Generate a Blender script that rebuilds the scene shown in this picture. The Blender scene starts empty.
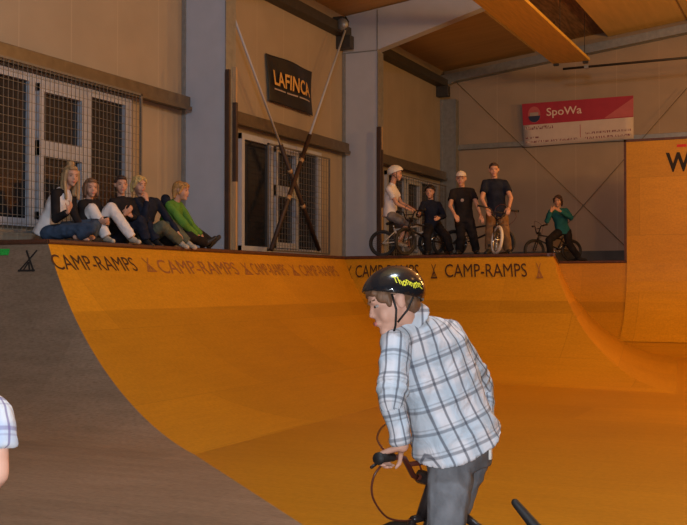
import bpy, bmesh, math, random
from mathutils import Vector, Matrix, noise
V = Vector
random.seed(7)
S = bpy.context.scene
COL = S.collection
# ------------------------------------------------------------------ camera
FPX, CX, CY = 1060.0, 343.5, 262.5
YAW = math.radians(24.7)
PIT = math.atan(22.5 / FPX)
CAM = V((0, 0, 1.42))
Fh = V((-math.sin(YAW), math.cos(YAW), 0))
RT = V((math.cos(YAW), math.sin(YAW), 0))
FW = Fh * math.cos(PIT) + V((0, 0, math.sin(PIT)))
UP = -Fh * math.sin(PIT) + V((0, 0, math.cos(PIT)))
def ray(px, py): return FW + RT * ((px - CX) / FPX) + UP * ((CY - py) / FPX)
def W(px, py, d): return CAM + ray(px, py) * d
def on(ax, px, py, val):
    r = ray(px, py); t = (val - CAM[ax]) / r[ax]; return CAM + r * t
cd = bpy.data.cameras.new('camera'); cam = bpy.data.objects.new('camera', cd); COL.objects.link(cam)
cd.sensor_fit = 'HORIZONTAL'; cd.sensor_width = 36; cd.lens = FPX / 687 * 36; cd.clip_end = 200
cam.matrix_world = Matrix.Translation(CAM) @ Matrix((RT, UP, -FW)).transposed().to_4x4()
S.camera = cam
S.view_settings.view_transform = 'Standard'; S.view_settings.look = 'None'
S.view_settings.gamma = 1; S.view_settings.exposure = 0; S.view_settings.use_curve_mapping = False

# ------------------------------------------------------------------ materials
def mat(name, col, rough=.7, var=.12, scale=6, metal=0, bump=0, coat=0, stretch=(1, 1, 1), spec=.4):
    m = bpy.data.materials.new(name); m.use_nodes = True
    nt = m.node_tree; N = nt.nodes; L = nt.links; b = N['Principled BSDF']
    b.inputs['Roughness'].default_value = rough; b.inputs['Metallic'].default_value = metal
    b.inputs['Coat Weight'].default_value = coat; b.inputs['Specular IOR Level'].default_value = spec
    tc = N.new('ShaderNodeTexCoord'); mp = N.new('ShaderNodeMapping'); mp.inputs['Scale'].default_value = stretch
    L.new(tc.outputs['Object'], mp.inputs['Vector'])
    nz = N.new('ShaderNodeTexNoise'); nz.inputs['Scale'].default_value = scale; nz.inputs['Detail'].default_value = 5
    L.new(mp.outputs[0], nz.inputs['Vector'])
    r = N.new('ShaderNodeValToRGB'); r.color_ramp.elements[0].position = .3; r.color_ramp.elements[1].position = .7
    r.color_ramp.elements[0].color = (*[c * (1 - var) for c in col], 1)
    r.color_ramp.elements[1].color = (*[min(1, c * (1 + var)) for c in col], 1)
    L.new(nz.outputs['Fac'], r.inputs[0]); L.new(r.outputs[0], b.inputs['Base Color'])
    if bump:
        bp = N.new('ShaderNodeBump'); bp.inputs['Strength'].default_value = bump; bp.inputs['Distance'].default_value = .02
        L.new(nz.outputs['Fac'], bp.inputs['Height']); L.new(bp.outputs[0], b.inputs['Normal'])
    m['base'] = 1
    return m

def ply(name, col, col2, seam, seamcol=.72, rough=.38, scuff=.5, top=0):
    """sheet plywood driven by a UV layer in metres"""
    m = bpy.data.materials.new(name); m.use_nodes = True
    nt = m.node_tree; N = nt.nodes; L = nt.links; b = N['Principled BSDF']
    uv = N.new('ShaderNodeUVMap'); uv.uv_map = 'UVMap'
    def nz(sx, sy, sc, det=6):
        mp = N.new('ShaderNodeMapping'); mp.inputs['Scale'].default_value = (sx, sy, 1); L.new(uv.outputs[0], mp.inputs[0])
        n = N.new('ShaderNodeTexNoise'); n.inputs['Scale'].default_value = sc; n.inputs['Detail'].default_value = det
        L.new(mp.outputs[0], n.inputs['Vector']); return n
    a = nz(1, 6, 1.6); g = nz(1, 1, .7); f = nz(2, 14, 7); sp = nz(1, 1, 26, 3)
    r = N.new('ShaderNodeValToRGB'); r.color_ramp.elements[0].position = .32; r.color_ramp.elements[1].position = .68
    r.color_ramp.elements[0].color = (*col2, 1); r.color_ramp.elements[1].color = (*col, 1)
    mx = N.new('ShaderNodeMath'); mx.operation = 'ADD'; m1 = N.new('ShaderNodeMath'); m1.operation = 'MULTIPLY'; m1.inputs[1].default_value = .5
    m2 = N.new('ShaderNodeMath'); m2.operation = 'MULTIPLY'; m2.inputs[1].default_value = .5
    L.new(a.outputs['Fac'], m1.inputs[0]); L.new(g.outputs['Fac'], m2.inputs[0]); L.new(m1.outputs[0], mx.inputs[0]); L.new(m2.outputs[0], mx.inputs[1])
    L.new(mx.outputs[0], r.inputs[0])
    # sheets
    br = N.new('ShaderNodeTexBrick'); br.inputs['Scale'].default_value = 1; br.inputs['Brick Width'].default_value = seam[0]; br.inputs['Row Height'].default_value = seam[1]
    br.inputs['Mortar Size'].default_value = .008; br.inputs['Mortar Smooth'].default_value = .3; br.offset = .5
    br.inputs['Color1'].default_value = (1, 1, 1, 1); br.inputs['Color2'].default_value = (.84, .84, .84, 1); br.inputs['Mortar'].default_value = (seamcol,) * 3 + (1,)
    L.new(uv.outputs[0], br.inputs['Vector'])
    mu = N.new('ShaderNodeMixRGB'); mu.blend_type = 'MULTIPLY'; mu.inputs[0].default_value = 1
    L.new(r.outputs[0], mu.inputs[1]); L.new(br.outputs['Color'], mu.inputs[2])
    if top:    # the uppermost row of sheets is newer and paler
        sy = N.new('ShaderNodeSeparateXYZ'); L.new(uv.outputs[0], sy.inputs[0])
        gt = N.new('ShaderNodeMapRange'); gt.inputs[1].default_value = 19.98 - top; gt.inputs[2].default_value = 19.995 - top; gt.inputs[3].default_value = .80; gt.inputs[4].default_value = 1.0; L.new(sy.outputs['Y'], gt.inputs[0])
        mt = N.new('ShaderNodeMixRGB'); mt.blend_type = 'MULTIPLY'; mt.inputs[0].default_value = 1; L.new(mu.outputs[0], mt.inputs[1]); L.new(gt.outputs[0], mt.inputs[2]); mu = mt
    # scuffs
    r2 = N.new('ShaderNodeValToRGB'); r2.color_ramp.elements[0].position = .36; r2.color_ramp.elements[1].position = .5
    r2.color_ramp.elements[0].color = (.7, .66, .62, 1); r2.color_ramp.elements[1].color = (1, 1, 1, 1); L.new(f.outputs['Fac'], r2.inputs[0])
    mu2 = N.new('ShaderNodeMixRGB'); mu2.blend_type = 'MULTIPLY'; mu2.inputs[0].default_value = scuff
    L.new(mu.outputs[0], mu2.inputs[1]); L.new(r2.outputs[0], mu2.inputs[2])
    r3 = N.new('ShaderNodeValToRGB'); r3.color_ramp.elements[0].position = .4; r3.color_ramp.elements[1].position = .6
    r3.color_ramp.elements[0].color = (.8, .8, .8, 1); r3.color_ramp.elements[1].color = (1.1, 1.1, 1.1, 1); L.new(sp.outputs['Fac'], r3.inputs[0])
    mu3 = N.new('ShaderNodeMixRGB'); mu3.blend_type = 'MULTIPLY'; mu3.inputs[0].default_value = .35
    L.new(mu2.outputs[0], mu3.inputs[1]); L.new(r3.outputs[0], mu3.inputs[2])
    L.new(mu3.outputs[0], b.inputs['Base Color'])
    b.inputs['Roughness'].default_value = rough; b.inputs['Specular IOR Level'].default_value = .35
    bp = N.new('ShaderNodeBump'); bp.inputs['Strength'].default_value = .12; bp.inputs['Distance'].default_value = .01
    L.new(a.outputs['Fac'], bp.inputs['Height']); L.new(bp.outputs[0], b.inputs['Normal'])
    return m

def panel_wall(name, col, axis, spacing, off=0.0, rough=.6):
    m = mat(name, col, rough, .06, 1.5)
    nt = m.node_tree; N = nt.nodes; L = nt.links; b = N['Principled BSDF']
    tc = N.new('ShaderNodeTexCoord'); sx = N.new('ShaderNodeSeparateXYZ'); L.new(tc.outputs['Object'], sx.inputs[0])
    a = N.new('ShaderNodeMath'); a.operation = 'ADD'; a.inputs[1].default_value = 100 * spacing - off; L.new(sx.outputs[axis], a.inputs[0])
    mo = N.new('ShaderNodeMath'); mo.operation = 'MODULO'; mo.inputs[1].default_value = spacing; L.new(a.outputs[0], mo.inputs[0])
    lt = N.new('ShaderNodeMath'); lt.operation = 'LESS_THAN'; lt.inputs[1].default_value = .022; L.new(mo.outputs[0], lt.inputs[0])
    src = b.inputs['Base Color'].links[0].from_socket
    mx = N.new('ShaderNodeMixRGB'); mx.inputs[2].default_value = (*[min(1, c * 1.15) for c in col], 1)
    L.new(lt.outputs[0], mx.inputs[0]); L.new(src, mx.inputs[1]); L.new(mx.outputs[0], b.inputs['Base Color'])
    return m

def plaid(name, base, tint, line):
    m = bpy.data.materials.new(name); m.use_nodes = True
    nt = m.node_tree; N = nt.nodes; L = nt.links; b = N['Principled BSDF']; b.inputs['Roughness'].default_value = .9; b.inputs['Specular IOR Level'].default_value = .15
    at = N.new('ShaderNodeAttribute'); at.attribute_name = 'plaid'
    sx = N.new('ShaderNodeSeparateXYZ'); L.new(at.outputs['Vector'], sx.inputs[0])
    def stripes(ch, per, wid, off=0.):
        a = N.new('ShaderNodeMath'); a.operation = 'ADD'; a.inputs[1].default_value = 50 * per + off; L.new(sx.outputs[ch], a.inputs[0])
        d = N.new('ShaderNodeMath'); d.operation = 'MODULO'; d.inputs[1].default_value = per; L.new(a.outputs[0], d.inputs[0])
        s = N.new('ShaderNodeMath'); s.operation = 'SUBTRACT'; s.inputs[1].default_value = per / 2; L.new(d.outputs[0], s.inputs[0])
        ab = N.new('ShaderNodeMath'); ab.operation = 'ABSOLUTE'; L.new(s.outputs[0], ab.inputs[0])
        mr = N.new('ShaderNodeMapRange'); mr.interpolation_type = 'SMOOTHSTEP'
        mr.inputs[1].default_value = wid * .45; mr.inputs[2].default_value = wid; mr.inputs[3].default_value = 1; mr.inputs[4].default_value = 0
        L.new(ab.outputs[0], mr.inputs[0]); return mr.outputs[0]
    def mixin(prev, fac, col, k):
        mu = N.new('ShaderNodeMath'); mu.operation = 'MULTIPLY'; mu.inputs[1].default_value = k; L.new(fac, mu.inputs[0])
        mx = N.new('ShaderNodeMixRGB'); L.new(mu.outputs[0], mx.inputs[0])
        if isinstance(prev, tuple): mx.inputs[1].default_value = (*prev, 1)
        else: L.new(prev, mx.inputs[1])
        mx.inputs[2].default_value = (*col, 1); return mx.outputs[0]
    c = mixin(base, stripes('X', .115, .034), tint, .65)
    c = mixin(c, stripes('Y', .15, .04), tint, .6)
    c = mixin(c, stripes('X', .0575, .0065, .02), line, .72)
    c = mixin(c, stripes('Y', .092, .0085, .075), line, .55)
    c = mixin(c, stripes('Y', .092, .004, .057), line, .3)
    L.new(c, b.inputs['Base Color'])
    tc = N.new('ShaderNodeTexCoord'); nz = N.new('ShaderNodeTexNoise'); nz.inputs['Scale'].default_value = 9; nz.inputs['Detail'].default_value = 3; nz.inputs['Distortion'].default_value = 1.2
    L.new(tc.outputs['Object'], nz.inputs['Vector'])
    bp = N.new('ShaderNodeBump'); bp.inputs['Strength'].default_value = .5; bp.inputs['Distance'].default_value = .03
    L.new(nz.outputs['Fac'], bp.inputs['Height']); L.new(bp.outputs[0], b.inputs['Normal'])
    return m

M = {}
M['ply_orange'] = ply('varnished birch plywood', (.64, .31, .014), (.53, .25, .010), (2.5, 1.25), .8, .5, .35, .95)
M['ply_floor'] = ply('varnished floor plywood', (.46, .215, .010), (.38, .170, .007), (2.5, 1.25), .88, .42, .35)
M['ply_grey'] = ply('weathered grey plywood', (.275, .20, .145), (.18, .13, .09), (2.5, 1.6), .9, .6, .75)
M['ply_vert'] = ply('vert wall plywood', (.62, .32, .016), (.52, .26, .012), (2.5, 1.25), .8, .5, .4)
M['coping'] = mat('dark red brown coping edge', (.085, .032, .018), .45, .25, 12)
M['deck'] = mat('dark deck boards', (.08, .05, .035), .7, .2, 5)
M['ink'] = mat('dark brown stencil paint', (.05, .018, .012), .7, .2, 30)
M['ink_worn'] = mat('worn stencil paint', (.27, .11, .035), .7, .2, 30)
M['ink_black'] = mat('black stencil paint', (.015, .012, .012), .7, .2, 30)
M['wall_tan'] = panel_wall('tan wall panels', (.33, .27, .20), 'Y', 1.03, 10.5 % 1.03)
M['wall_back'] = panel_wall('grey end wall panels', (.36, .275, .205), 'X', 1.03, .3)
M['plinth'] = mat('grey concrete plinth', (.10, .10, .10), .8, .15, 4)
M['pillar'] = mat('pale lilac grey painted steel', (.42, .44, .50), .55, .04, 3)
M['steel'] = mat('galvanised grey steel', (.28, .29, .29), .45, .12, 9, .5)
M['rail'] = mat('olive brown steel rail', (.15, .12, .085), .4, .15, 8, .5)
M['darksteel'] = mat('dark steel', (.05, .045, .04), .5, .15, 8, .3)
M['winframe'] = mat('white window frame', (.40, .42, .48), .4, .05, 5)
M['mesh'] = mat('galvanised wire mesh', (.16, .15, .14), .5, .1, 20, .3)
M['glass'] = mat('night dark window glass', (.012, .014, .018), .12, .2, 3, 0, 0, 0, (1, 1, 1), .5)
M['roof'] = mat('brown roof lining', (.40, .25, .10), .7, .1, 2, stretch=(.3, 4, 1))
M['roof_pale'] = mat('pale wood roof panels', (.80, .55, .20), .6, .08, 2, stretch=(4, .3, 1))
M['roof_dark'] = mat('dark slatted roof', (.26, .16, .09), .7, .45, 3, stretch=(6, .6, 1))
M['panel_hang'] = mat('hanging wood panel', (.74, .48, .09), .55, .12, 5, stretch=(5, .3, 1))
M['post_dark'] = mat('dark post wrap', (.05, .028, .02), .6, .2, 8)
M['post_wood'] = mat('raw timber post', (.42, .27, .14), .7, .15, 8, stretch=(6, 6, .6))
M['skin'] = mat('skin', (.62, .36, .27), .55, .06, 14, bump=.05)
M['skin_far'] = mat('skin tanned', (.50, .28, .20), .6, .06, 14)
M['lip'] = mat('lips', (.50, .17, .15), .5, .05, 14)
M['eyewhite'] = mat('eye white', (.36, .33, .32), .3, .02)
M['eyedark'] = mat('eye iris', (.04, .03, .025), .2, .02)
M['hair_blonde'] = mat('long blonde hair', (.34, .22, .11), .55, .4, 40, bump=.5, stretch=(1, 1, .2))
M['hair_yellow'] = mat('light blond hair', (.56, .40, .16), .55, .3, 40, bump=.5, stretch=(1, 1, .2))
M['hair_ginger'] = mat('sandy blond hair', (.38, .21, .07), .55, .35, 40, bump=.5, stretch=(1, 1, .2))
M['hair_brown'] = mat('brown hair', (.17, .09, .05), .55, .35, 40, bump=.5, stretch=(1, 1, .2))
M['hair_dark'] = mat('dark hair', (.05, .03, .025), .5, .3, 40, bump=.5, stretch=(1, 1, .2))
def cloth(n, c, v=.15, b=.35): return mat(n, c, .9, v, 9, bump=b, spec=.15)
M['white'] = cloth('white cotton', (.66, .64, .66), .04)
M['black'] = cloth('black cloth', (.018, .016, .018), .3)
M['navy'] = cloth('navy cloth', (.014, .018, .034), .3)
M['denim_dark'] = cloth('dark blue denim', (.045, .07, .12), .3)
M['denim_grey'] = cloth('washed grey denim', (.15, .155, .17), .35, .8)
M['grey'] = cloth('grey cloth', (.16, .15, .15), .2)
M['olive'] = cloth('olive trousers', (.10, .11, .08), .2)
M['brown'] = cloth('brown trousers', (.20, .115, .06), .2)
M['green'] = cloth('green jacket', (.10, .24, .04), .15)
M['teal'] = cloth('teal jumper', (.02, .13, .15), .2)
M['plaid'] = plaid('white and grey plaid shirt', (.64, .66, .72), (.42, .52, .62), (.06, .065, .09))
M['plaid2'] = plaid('white and violet plaid shirt', (.62, .68, .76), (.38, .48, .66), (.16, .13, .30))
M['shoe'] = mat('black shoe leather', (.02, .02, .022), .5, .2, 10)
M['shoe_pale'] = mat('pale shoe canvas', (.45, .40, .33), .6, .15, 10)
M['helmet_black'] = mat('glossy black helmet shell', (.012, .012, .015), .18, .2, 6, spec=.6)
M['helmet_white'] = mat('white helmet shell', (.70, .68, .64), .3, .05, 6)
M['cap_white'] = mat('white cap cloth', (.66, .60, .55), .8, .06, 6)
M['strap'] = mat('black webbing strap', (.01, .01, .01), .6, .1, 10)
M['yellow'] = mat('yellow graffiti print', (.80, .78, .05), .5, .03, 10)
M['rubber'] = mat('black rubber', (.015, .014, .014), .6, .2, 20)
M['bikeblack'] = mat('black bike paint', (.02, .015, .015), .3, .2, 10)
M['bikebrown'] = mat('dark red brown bike paint', (.10, .025, .015), .3, .2, 10)
M['bikewhite'] = mat('white bike paint', (.66, .62, .55), .3, .05, 10)
M['chrome'] = mat('chrome', (.6, .58, .55), .25, .05, 10, .9)
M['ban_black'] = mat('black banner cloth', (.015, .014, .016), .5, .2, 8)
M['ban_gold'] = mat('gold lettering', (.62, .36, .10), .6, .1, 10)
M['ban_grey'] = mat('pale grey lettering', (.38, .32, .30), .6, .1, 10)
M['ban_red'] = mat('crimson banner vinyl', (.40, .028, .055), .5, .06, 5)
M['ban_pink'] = mat('pale crimson banner flash', (.52, .12, .13), .5, .06, 5)
M['ban_white'] = mat('white banner vinyl', (.62, .52, .48), .5, .04, 5)
M['ban_navy'] = mat('navy emblem', (.03, .04, .10), .5, .1, 5)
M['ban_cream'] = mat('cream lettering', (.78, .62, .55), .5, .04, 5)
M['greentag'] = mat('bright green sticker', (.02, .42, .06), .5, .35, 60)
M['leverwhite'] = mat('white lever end', (.72, .70, .66), .5, .05, 10)
M['redpaint'] = mat('red mark', (.55, .03, .02), .6, .1, 10)

# ------------------------------------------------------------------ object helpers
ORG = {}
def wl(o):
    v = V((0, 0, 0))
    while o is not None:
        v = v + ORG.get(o.name, V((0, 0, 0))); o = o.parent
    return v
def link(name, me, m, parent=None, smooth=True):
    o = bpy.data.objects.new(name, me); COL.objects.link(o)
    if m is not None and not me.materials: me.materials.append(M[m] if isinstance(m, str) else m)
    if parent is not None:
        o.parent = parent; off = wl(parent)
        if off.length > 0: me.transform(Matrix.Translation(-off))
    if smooth:
        for p in me.polygons: p.use_smooth = True
    return o
def thing(name, label, cat, loc=(0, 0, 0), group=None, local=False):
    o = bpy.data.objects.new(name, None); COL.objects.link(o); o.location = loc; o.empty_display_size = .1
    ORG[o.name] = V((0, 0, 0)) if local else V(loc)
    o['label'] = label; o['category'] = cat
    if group: o['group'] = group
    return o
def tag(o, label, cat, group=None):
    o['label'] = label; o['category'] = cat
    if group: o['group'] = group
    return o
def struct(o): o['kind'] = 'structure'; return o
def fromdata(vs, fs, uvs=None):
    me = bpy.data.meshes.new('m'); me.from_pydata([tuple(v) for v in vs], [], fs); me.update()
    if uvs:
        l = me.uv_layers.new(name='UVMap')
        for lp in me.loops: l.data[lp.index].uv = uvs[lp.vertex_index]
    return me
def box_bm(bm, lo, hi):
    lo, hi = V(lo), V(hi)
    r = bmesh.ops.create_cube(bm, size=1)
    for v in r['verts']: v.co = V([lo[i] + (v.co[i] + .5) * (hi[i] - lo[i]) for i in range(3)])
def boxes(lst, bev=0):
    bm = bmesh.new()
    for lo, hi in lst: box_bm(bm, lo, hi)
    if bev: bmesh.ops.bevel(bm, geom=bm.edges[:], offset=bev, segments=2, affect='EDGES', profile=.6)
    bmesh.ops.recalc_face_normals(bm, faces=bm.faces[:])
    me = bpy.data.meshes.new('m'); bm.to_mesh(me); bm.free(); return me
def frame3(d):
    d = d.normalized(); a = V((0, 0, 1)) if abs(d.z) < .9 else V((1, 0, 0))
    x = d.cross(a).normalized(); return x, d.cross(x).normalized(), d
def tube_bm(bm, pts, r, n=10, closed=False, caps=True):
    pts = [V(p) for p in pts]; rs = r if isinstance(r, (list, tuple)) else [r] * len(pts)
    k = len(pts); rings = []; x0 = None
    for i, p in enumerate(pts):
        if closed: t = pts[(i + 1) % k] - pts[i - 1]
        else: t = pts[min(i + 1, k - 1)] - pts[max(i - 1, 0)]
        t = t.normalized()
        if x0 is None: x0 = frame3(t)[0]
        x0 = (x0 - t * x0.dot(t)).normalized(); y0 = t.cross(x0)
        rings.append([bm.verts.new(p + (x0 * math.cos(a) + y0 * math.sin(a)) * rs[i]) for a in [2 * math.pi * j / n for j in range(n)]])
    for i in range(k if closed else k - 1):
        A, B = rings[i], rings[(i + 1) % k]
        for j in range(n): bm.faces.new((A[j], A[(j + 1) % n], B[(j + 1) % n], B[j]))
    if not closed and caps:
        bm.faces.new(rings[0][::-1]); bm.faces.new(rings[-1])
def tubes(lst, n=10):
    bm = bmesh.new()
    for t in lst: tube_bm(bm, t[0], t[1], n, *t[2:])
    bmesh.ops.recalc_face_normals(bm, faces=bm.faces[:])
    me = bpy.data.meshes.new('m'); bm.to_mesh(me); bm.free(); return me
def prism(poly, axis, a, b):
    """poly: 2-D points in the other two axes, extruded on axis from a to b"""
    oth = [i for i in range(3) if i != axis]; vs = []
    for val in (a, b):
        for p in poly:
            v = [0, 0, 0]; v[axis] = val; v[oth[0]] = p[0]; v[oth[1]] = p[1]; vs.append(v)
    n = len(poly)
    fs = [tuple(range(n)), tuple(range(2 * n - 1, n - 1, -1))] + [(i, (i + 1) % n, n + (i + 1) % n, n + i) for i in range(n)]
    me = fromdata(vs, fs); bm = bmesh.new(); bm.from_mesh(me); bmesh.ops.recalc_face_normals(bm, faces=bm.faces[:]); bm.to_mesh(me); bm.free(); return me

# text mesh: returns verts in a unit box + faces
def textmesh(txt, bold=0.0, cut=6):
    cu = bpy.data.curves.new('t', 'FONT'); cu.body = txt; cu.size = 1; cu.offset = bold; cu.resolution_u = 3; cu.fill_mode = 'BOTH'
    o = bpy.data.objects.new('t', cu); COL.objects.link(o)
    dg = bpy.context.evaluated_depsgraph_get(); me = bpy.data.meshes.new_from_object(o.evaluated_get(dg))
    bpy.data.objects.remove(o); bpy.data.curves.remove(cu)
    xs = [v.co.x for v in me.vertices]; ys = [v.co.y for v in me.vertices]
    x0, x1, y0, y1 = min(xs), max(xs), min(ys), max(ys)
    P = [((v.co.x - x0) / (x1 - x0), (v.co.y - y0) / (y1 - y0)) for v in me.vertices]
    F = [tuple(p.vertices) for p in me.polygons]; bpy.data.meshes.remove(me); return P, F
def strokes(segs, w):
    P, F = [], []
    for (x0, y0, x1, y1) in segs:
        dx, dy = x1 - x0, y1 - y0; l = math.hypot(dx, dy); nx, ny = -dy / l * w / 2, dx / l * w / 2; n = 4
        b = len(P)
        for i in range(n + 1):
            t = i / n; P += [(x0 + dx * t + nx, y0 + dy * t + ny), (x0 + dx * t - nx, y0 + dy * t - ny)]
        F += [(b + 2 * i, b + 2 * i + 1, b + 2 * i + 3, b + 2 * i + 2) for i in range(n)]
    return P, F
TENT = strokes([(.2, 1, .92, .02), (.8, 1, .08, .02), (.02, .06, .98, .06), (.5, .46, .34, .1), (.5, .46, .66, .1)], .09)
def stamp(PF, fn, m, name, parent, thick=0):
    P, F = PF; me = fromdata([fn(x, y) for x, y in P], F); return link(name, me, m, parent, False)

# ------------------------------------------------------------------ remeshed bodies
ICO = None
def ico():
    global ICO
    if ICO is None:
        b = bmesh.new(); bmesh.ops.create_icosphere(b, subdivisions=2, radius=1); ICO = [v.co.copy() for v in b.verts]; b.free()
    return ICO
def _hull(bm, pts):
    tb = bmesh.new()
    for p in pts: tb.verts.new(p)
    bmesh.ops.convex_hull(tb, input=tb.verts[:], use_existing_faces=False)
    bad = [v for v in tb.verts if not v.link_faces]
    if bad: bmesh.ops.delete(tb, geom=bad, context='VERTS')
    bmesh.ops.recalc_face_normals(tb, faces=tb.faces[:])
    me = bpy.data.meshes.new('h'); tb.to_mesh(me); tb.free(); bm.from_mesh(me); bpy.data.meshes.remove(me)
def prim(bm, p):
    k = p[0]
    if k == 'c':
        _, a, ra, b, rb = p; a, b = V(a), V(b); _hull(bm, [a + v * ra for v in ico()] + [b + v * rb for v in ico()])
    elif k == 'k':
        _, a, ra, b, rb = p; a, b = V(a), V(b); x, y, d = frame3(b - a)
        _hull(bm, [q + (x * math.cos(t) + y * math.sin(t)) * r for q, r in ((a, ra), (b, rb)) for t in [math.pi * j / 10 for j in range(20)]])
    elif k == 'e':
        _, c, R, rad = p; _hull(bm, [V(c) + R @ V((v.x * rad[0], v.y * rad[1], v.z * rad[2])) for v in ico()])
    elif k == 'l':
        n = 28; rings = [[bm.verts.new(V(c) + a * (abs(math.cos(t)) ** .85 * (1 if math.cos(t) > 0 else -1)) + b * math.sin(t)) for t in [2 * math.pi * j / n for j in range(n)]] for c, a, b in p[1]]
        for A, B in zip(rings, rings[1:]):
            for j in range(n): bm.faces.new((A[j], A[(j + 1) % n], B[(j + 1) % n], B[j]))
        bm.faces.new(rings[0][::-1]); bm.faces.new(rings[-1])
def blob(prims, voxel=.01, smooth=4, cut=None):
    bm = bmesh.new()
    for p in prims: prim(bm, p)
    bmesh.ops.triangulate(bm, faces=bm.faces[:])
    # outward orientation of each island
    bmesh.ops.recalc_face_normals(bm, faces=bm.faces[:])
    me = bpy.data.meshes.new('b'); bm.to_mesh(me); bm.free()
    o = bpy.data.objects.new('b', me); COL.objects.link(o)
    r = o.modifiers.new('r', 'REMESH'); r.mode = 'VOXEL'; r.voxel_size = voxel
    s = o.modifiers.new('s', 'SMOOTH'); s.iterations = smooth; s.factor = .5
    dg = bpy.context.evaluated_depsgraph_get(); out = bpy.data.meshes.new_from_object(o.evaluated_get(dg))
    bpy.data.objects.remove(o); bpy.data.meshes.remove(me)
    if cut:
        bm = bmesh.new(); bm.from_mesh(out)
        for co, no in cut:
            bmesh.ops.bisect_plane(bm, geom=bm.verts[:] + bm.edges[:] + bm.faces[:], plane_co=co, plane_no=no, clear_outer=True)
        bm.to_mesh(out); bm.free()
    return out

def hand(wr, d, n, w, k=1.0, curl=.5, thumb=1):
    """wr wrist, d along the hand, n the way the palm faces, w towards the little finger; the thumb leaves opposite w"""
    d = d.normalized(); n = (n - d * n.dot(d)).normalized(); w = (w - d * w.dot(d) - n * w.dot(n)).normalized(); o = []
    for i, (off, ln) in enumerate(((-.030, .93), (-.010, 1.0), (.010, .95), (.029, .78))):
        base = wr + w * off * .6 * k; kn = wr + d * .085 * k + w * off * k
        o.append(('c', base, .015 * k, kn, .012 * k))
        p = kn; a = curl * .7
        for sl, r0, r1 in ((.042, .0105, .0095), (.028, .0095, .0085), (.021, .0085, .0075)):
            q = p + (d * math.cos(a) + n * math.sin(a)) * sl * ln * k
            o.append(('c', p, r0 * k, q, r1 * k)); p = q; a += curl
    t0 = wr - w * .022 * k + d * .02 * k; t1 = t0 - w * .03 * k + d * .03 * k + n * .012 * k
    t2 = t1 - w * .008 * k + d * .03 * k + n * .02 * k * (1 + curl); t3 = t2 + d * .02 * k + n * .014 * k + w * .008 * k
    o += [('c', t0, .016 * k, t1, .013 * k), ('c', t1, .012 * k, t2, .0105 * k), ('c', t2, .0105 * k, t3, .008 * k)]
    return o

class Head:
    def __init__(s, c, f, up=V((0, 0, 1)), k=1.0):
        s.c = V(c); s.f = V(f).normalized(); s.u = (V(up) - s.f * V(up).dot(s.f)).normalized(); s.r = s.f.cross(s.u).normalized(); s.k = k
        s.R = Matrix((s.r, s.f, s.u)).transposed()
    def p(s, r, f, u): return s.c + (s.r * r + s.f * f + s.u * u) * s.k
    def e(s, pos, rad): return ('e', s.p(*pos), s.R, [x * s.k for x in rad])
    def c_(s, a, ra, b, rb): return ('c', s.p(*a), ra * s.k, s.p(*b), rb * s.k)
    def prims(s):
        P = [s.e((0, -.012, .028), (.074, .092, .082)), s.e((0, .022, -.022), (.064, .068, .072)),
             s.e((0, .030, -.062), (.046, .050, .045)), s.e((0, .064, -.090), (.026, .023, .020)),
             s.c_((0, .080, .012), .0085, (0, .096, -.020), .0105), s.e((0, .089, -.024), (.016, .011, .009)), s.e((0, .046, .034), (.060, .044, .042)),
             s.c_((-.03, .078, .027), .011, (.03, .078, .027), .011), s.e((0, .083, -.055), (.022, .012, .012))]
        for sg in (-1, 1):
            P += [s.e((sg * .035, .052, -.030), (.027, .026, .036)), s.e((sg * .076, -.010, -.005), (.010, .020, .031)), s.e((sg * .080, -.016, .008), (.009, .016, .018))]
        return P

def wrinkle(me, amp, sc):
    me.update(); ns = [v.normal.copy() for v in me.vertices]
    for v, n in zip(me.vertices, ns):
        c = v.co; w = noise.noise(V((c.x * sc + c.z * 3, c.y * sc + c.z * 4, c.z * sc * .8 - c.x * 4))); w2 = noise.noise(c * sc * 2.3)
        v.co = c + n * (amp * ((.35 - abs(w)) * 1.6 + w2 * .35))
    me.update()
def plaid_attr(me, J, k):
    nb = (J['shL'] + J['shR']) / 2; pel = J['pel']; sp = (nb - pel).normalized(); lat = (J['shR'] - J['shL']); lat = (lat - sp * lat.dot(sp)).normalized(); f = lat.cross(sp)
    bones = [(pel - sp * .1, nb + sp * .1, .15 * k, lat, .15)]
    for s in 'LR':
        for a, b, r in ((J['sh' + s], J['el' + s], .058 * k), (J['el' + s], J['wr' + s], .045 * k)):
            d = (b - a).normalized(); bones.append((a, b, r, (lat - d * lat.dot(d)).normalized(), .062))
    at = me.attributes.new('plaid', 'FLOAT_VECTOR', 'POINT')
    for v in me.vertices:
        best = None
        for i, (a, b, r, x, rad) in enumerate(bones):
            ab = b - a; t = max(0, min(1, (v.co - a).dot(ab) / ab.length_squared)); q = v.co - a - ab * t; e = q.length / r * (1 if i else .78)
            if best is None or e < best[0]: best = (e, i)
        a, b, r, x, rad = bones[best[1]]; d = (b - a).normalized(); y = d.cross(x); q = v.co - a
        at.data[v.index].vector = (math.atan2(q.dot(x), -q.dot(y)) * rad if best[1] else math.asin(max(-1, min(1, q.dot(x) / (.21 * k)))) * .2 * k + .013, q.dot(d), 0)

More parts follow.
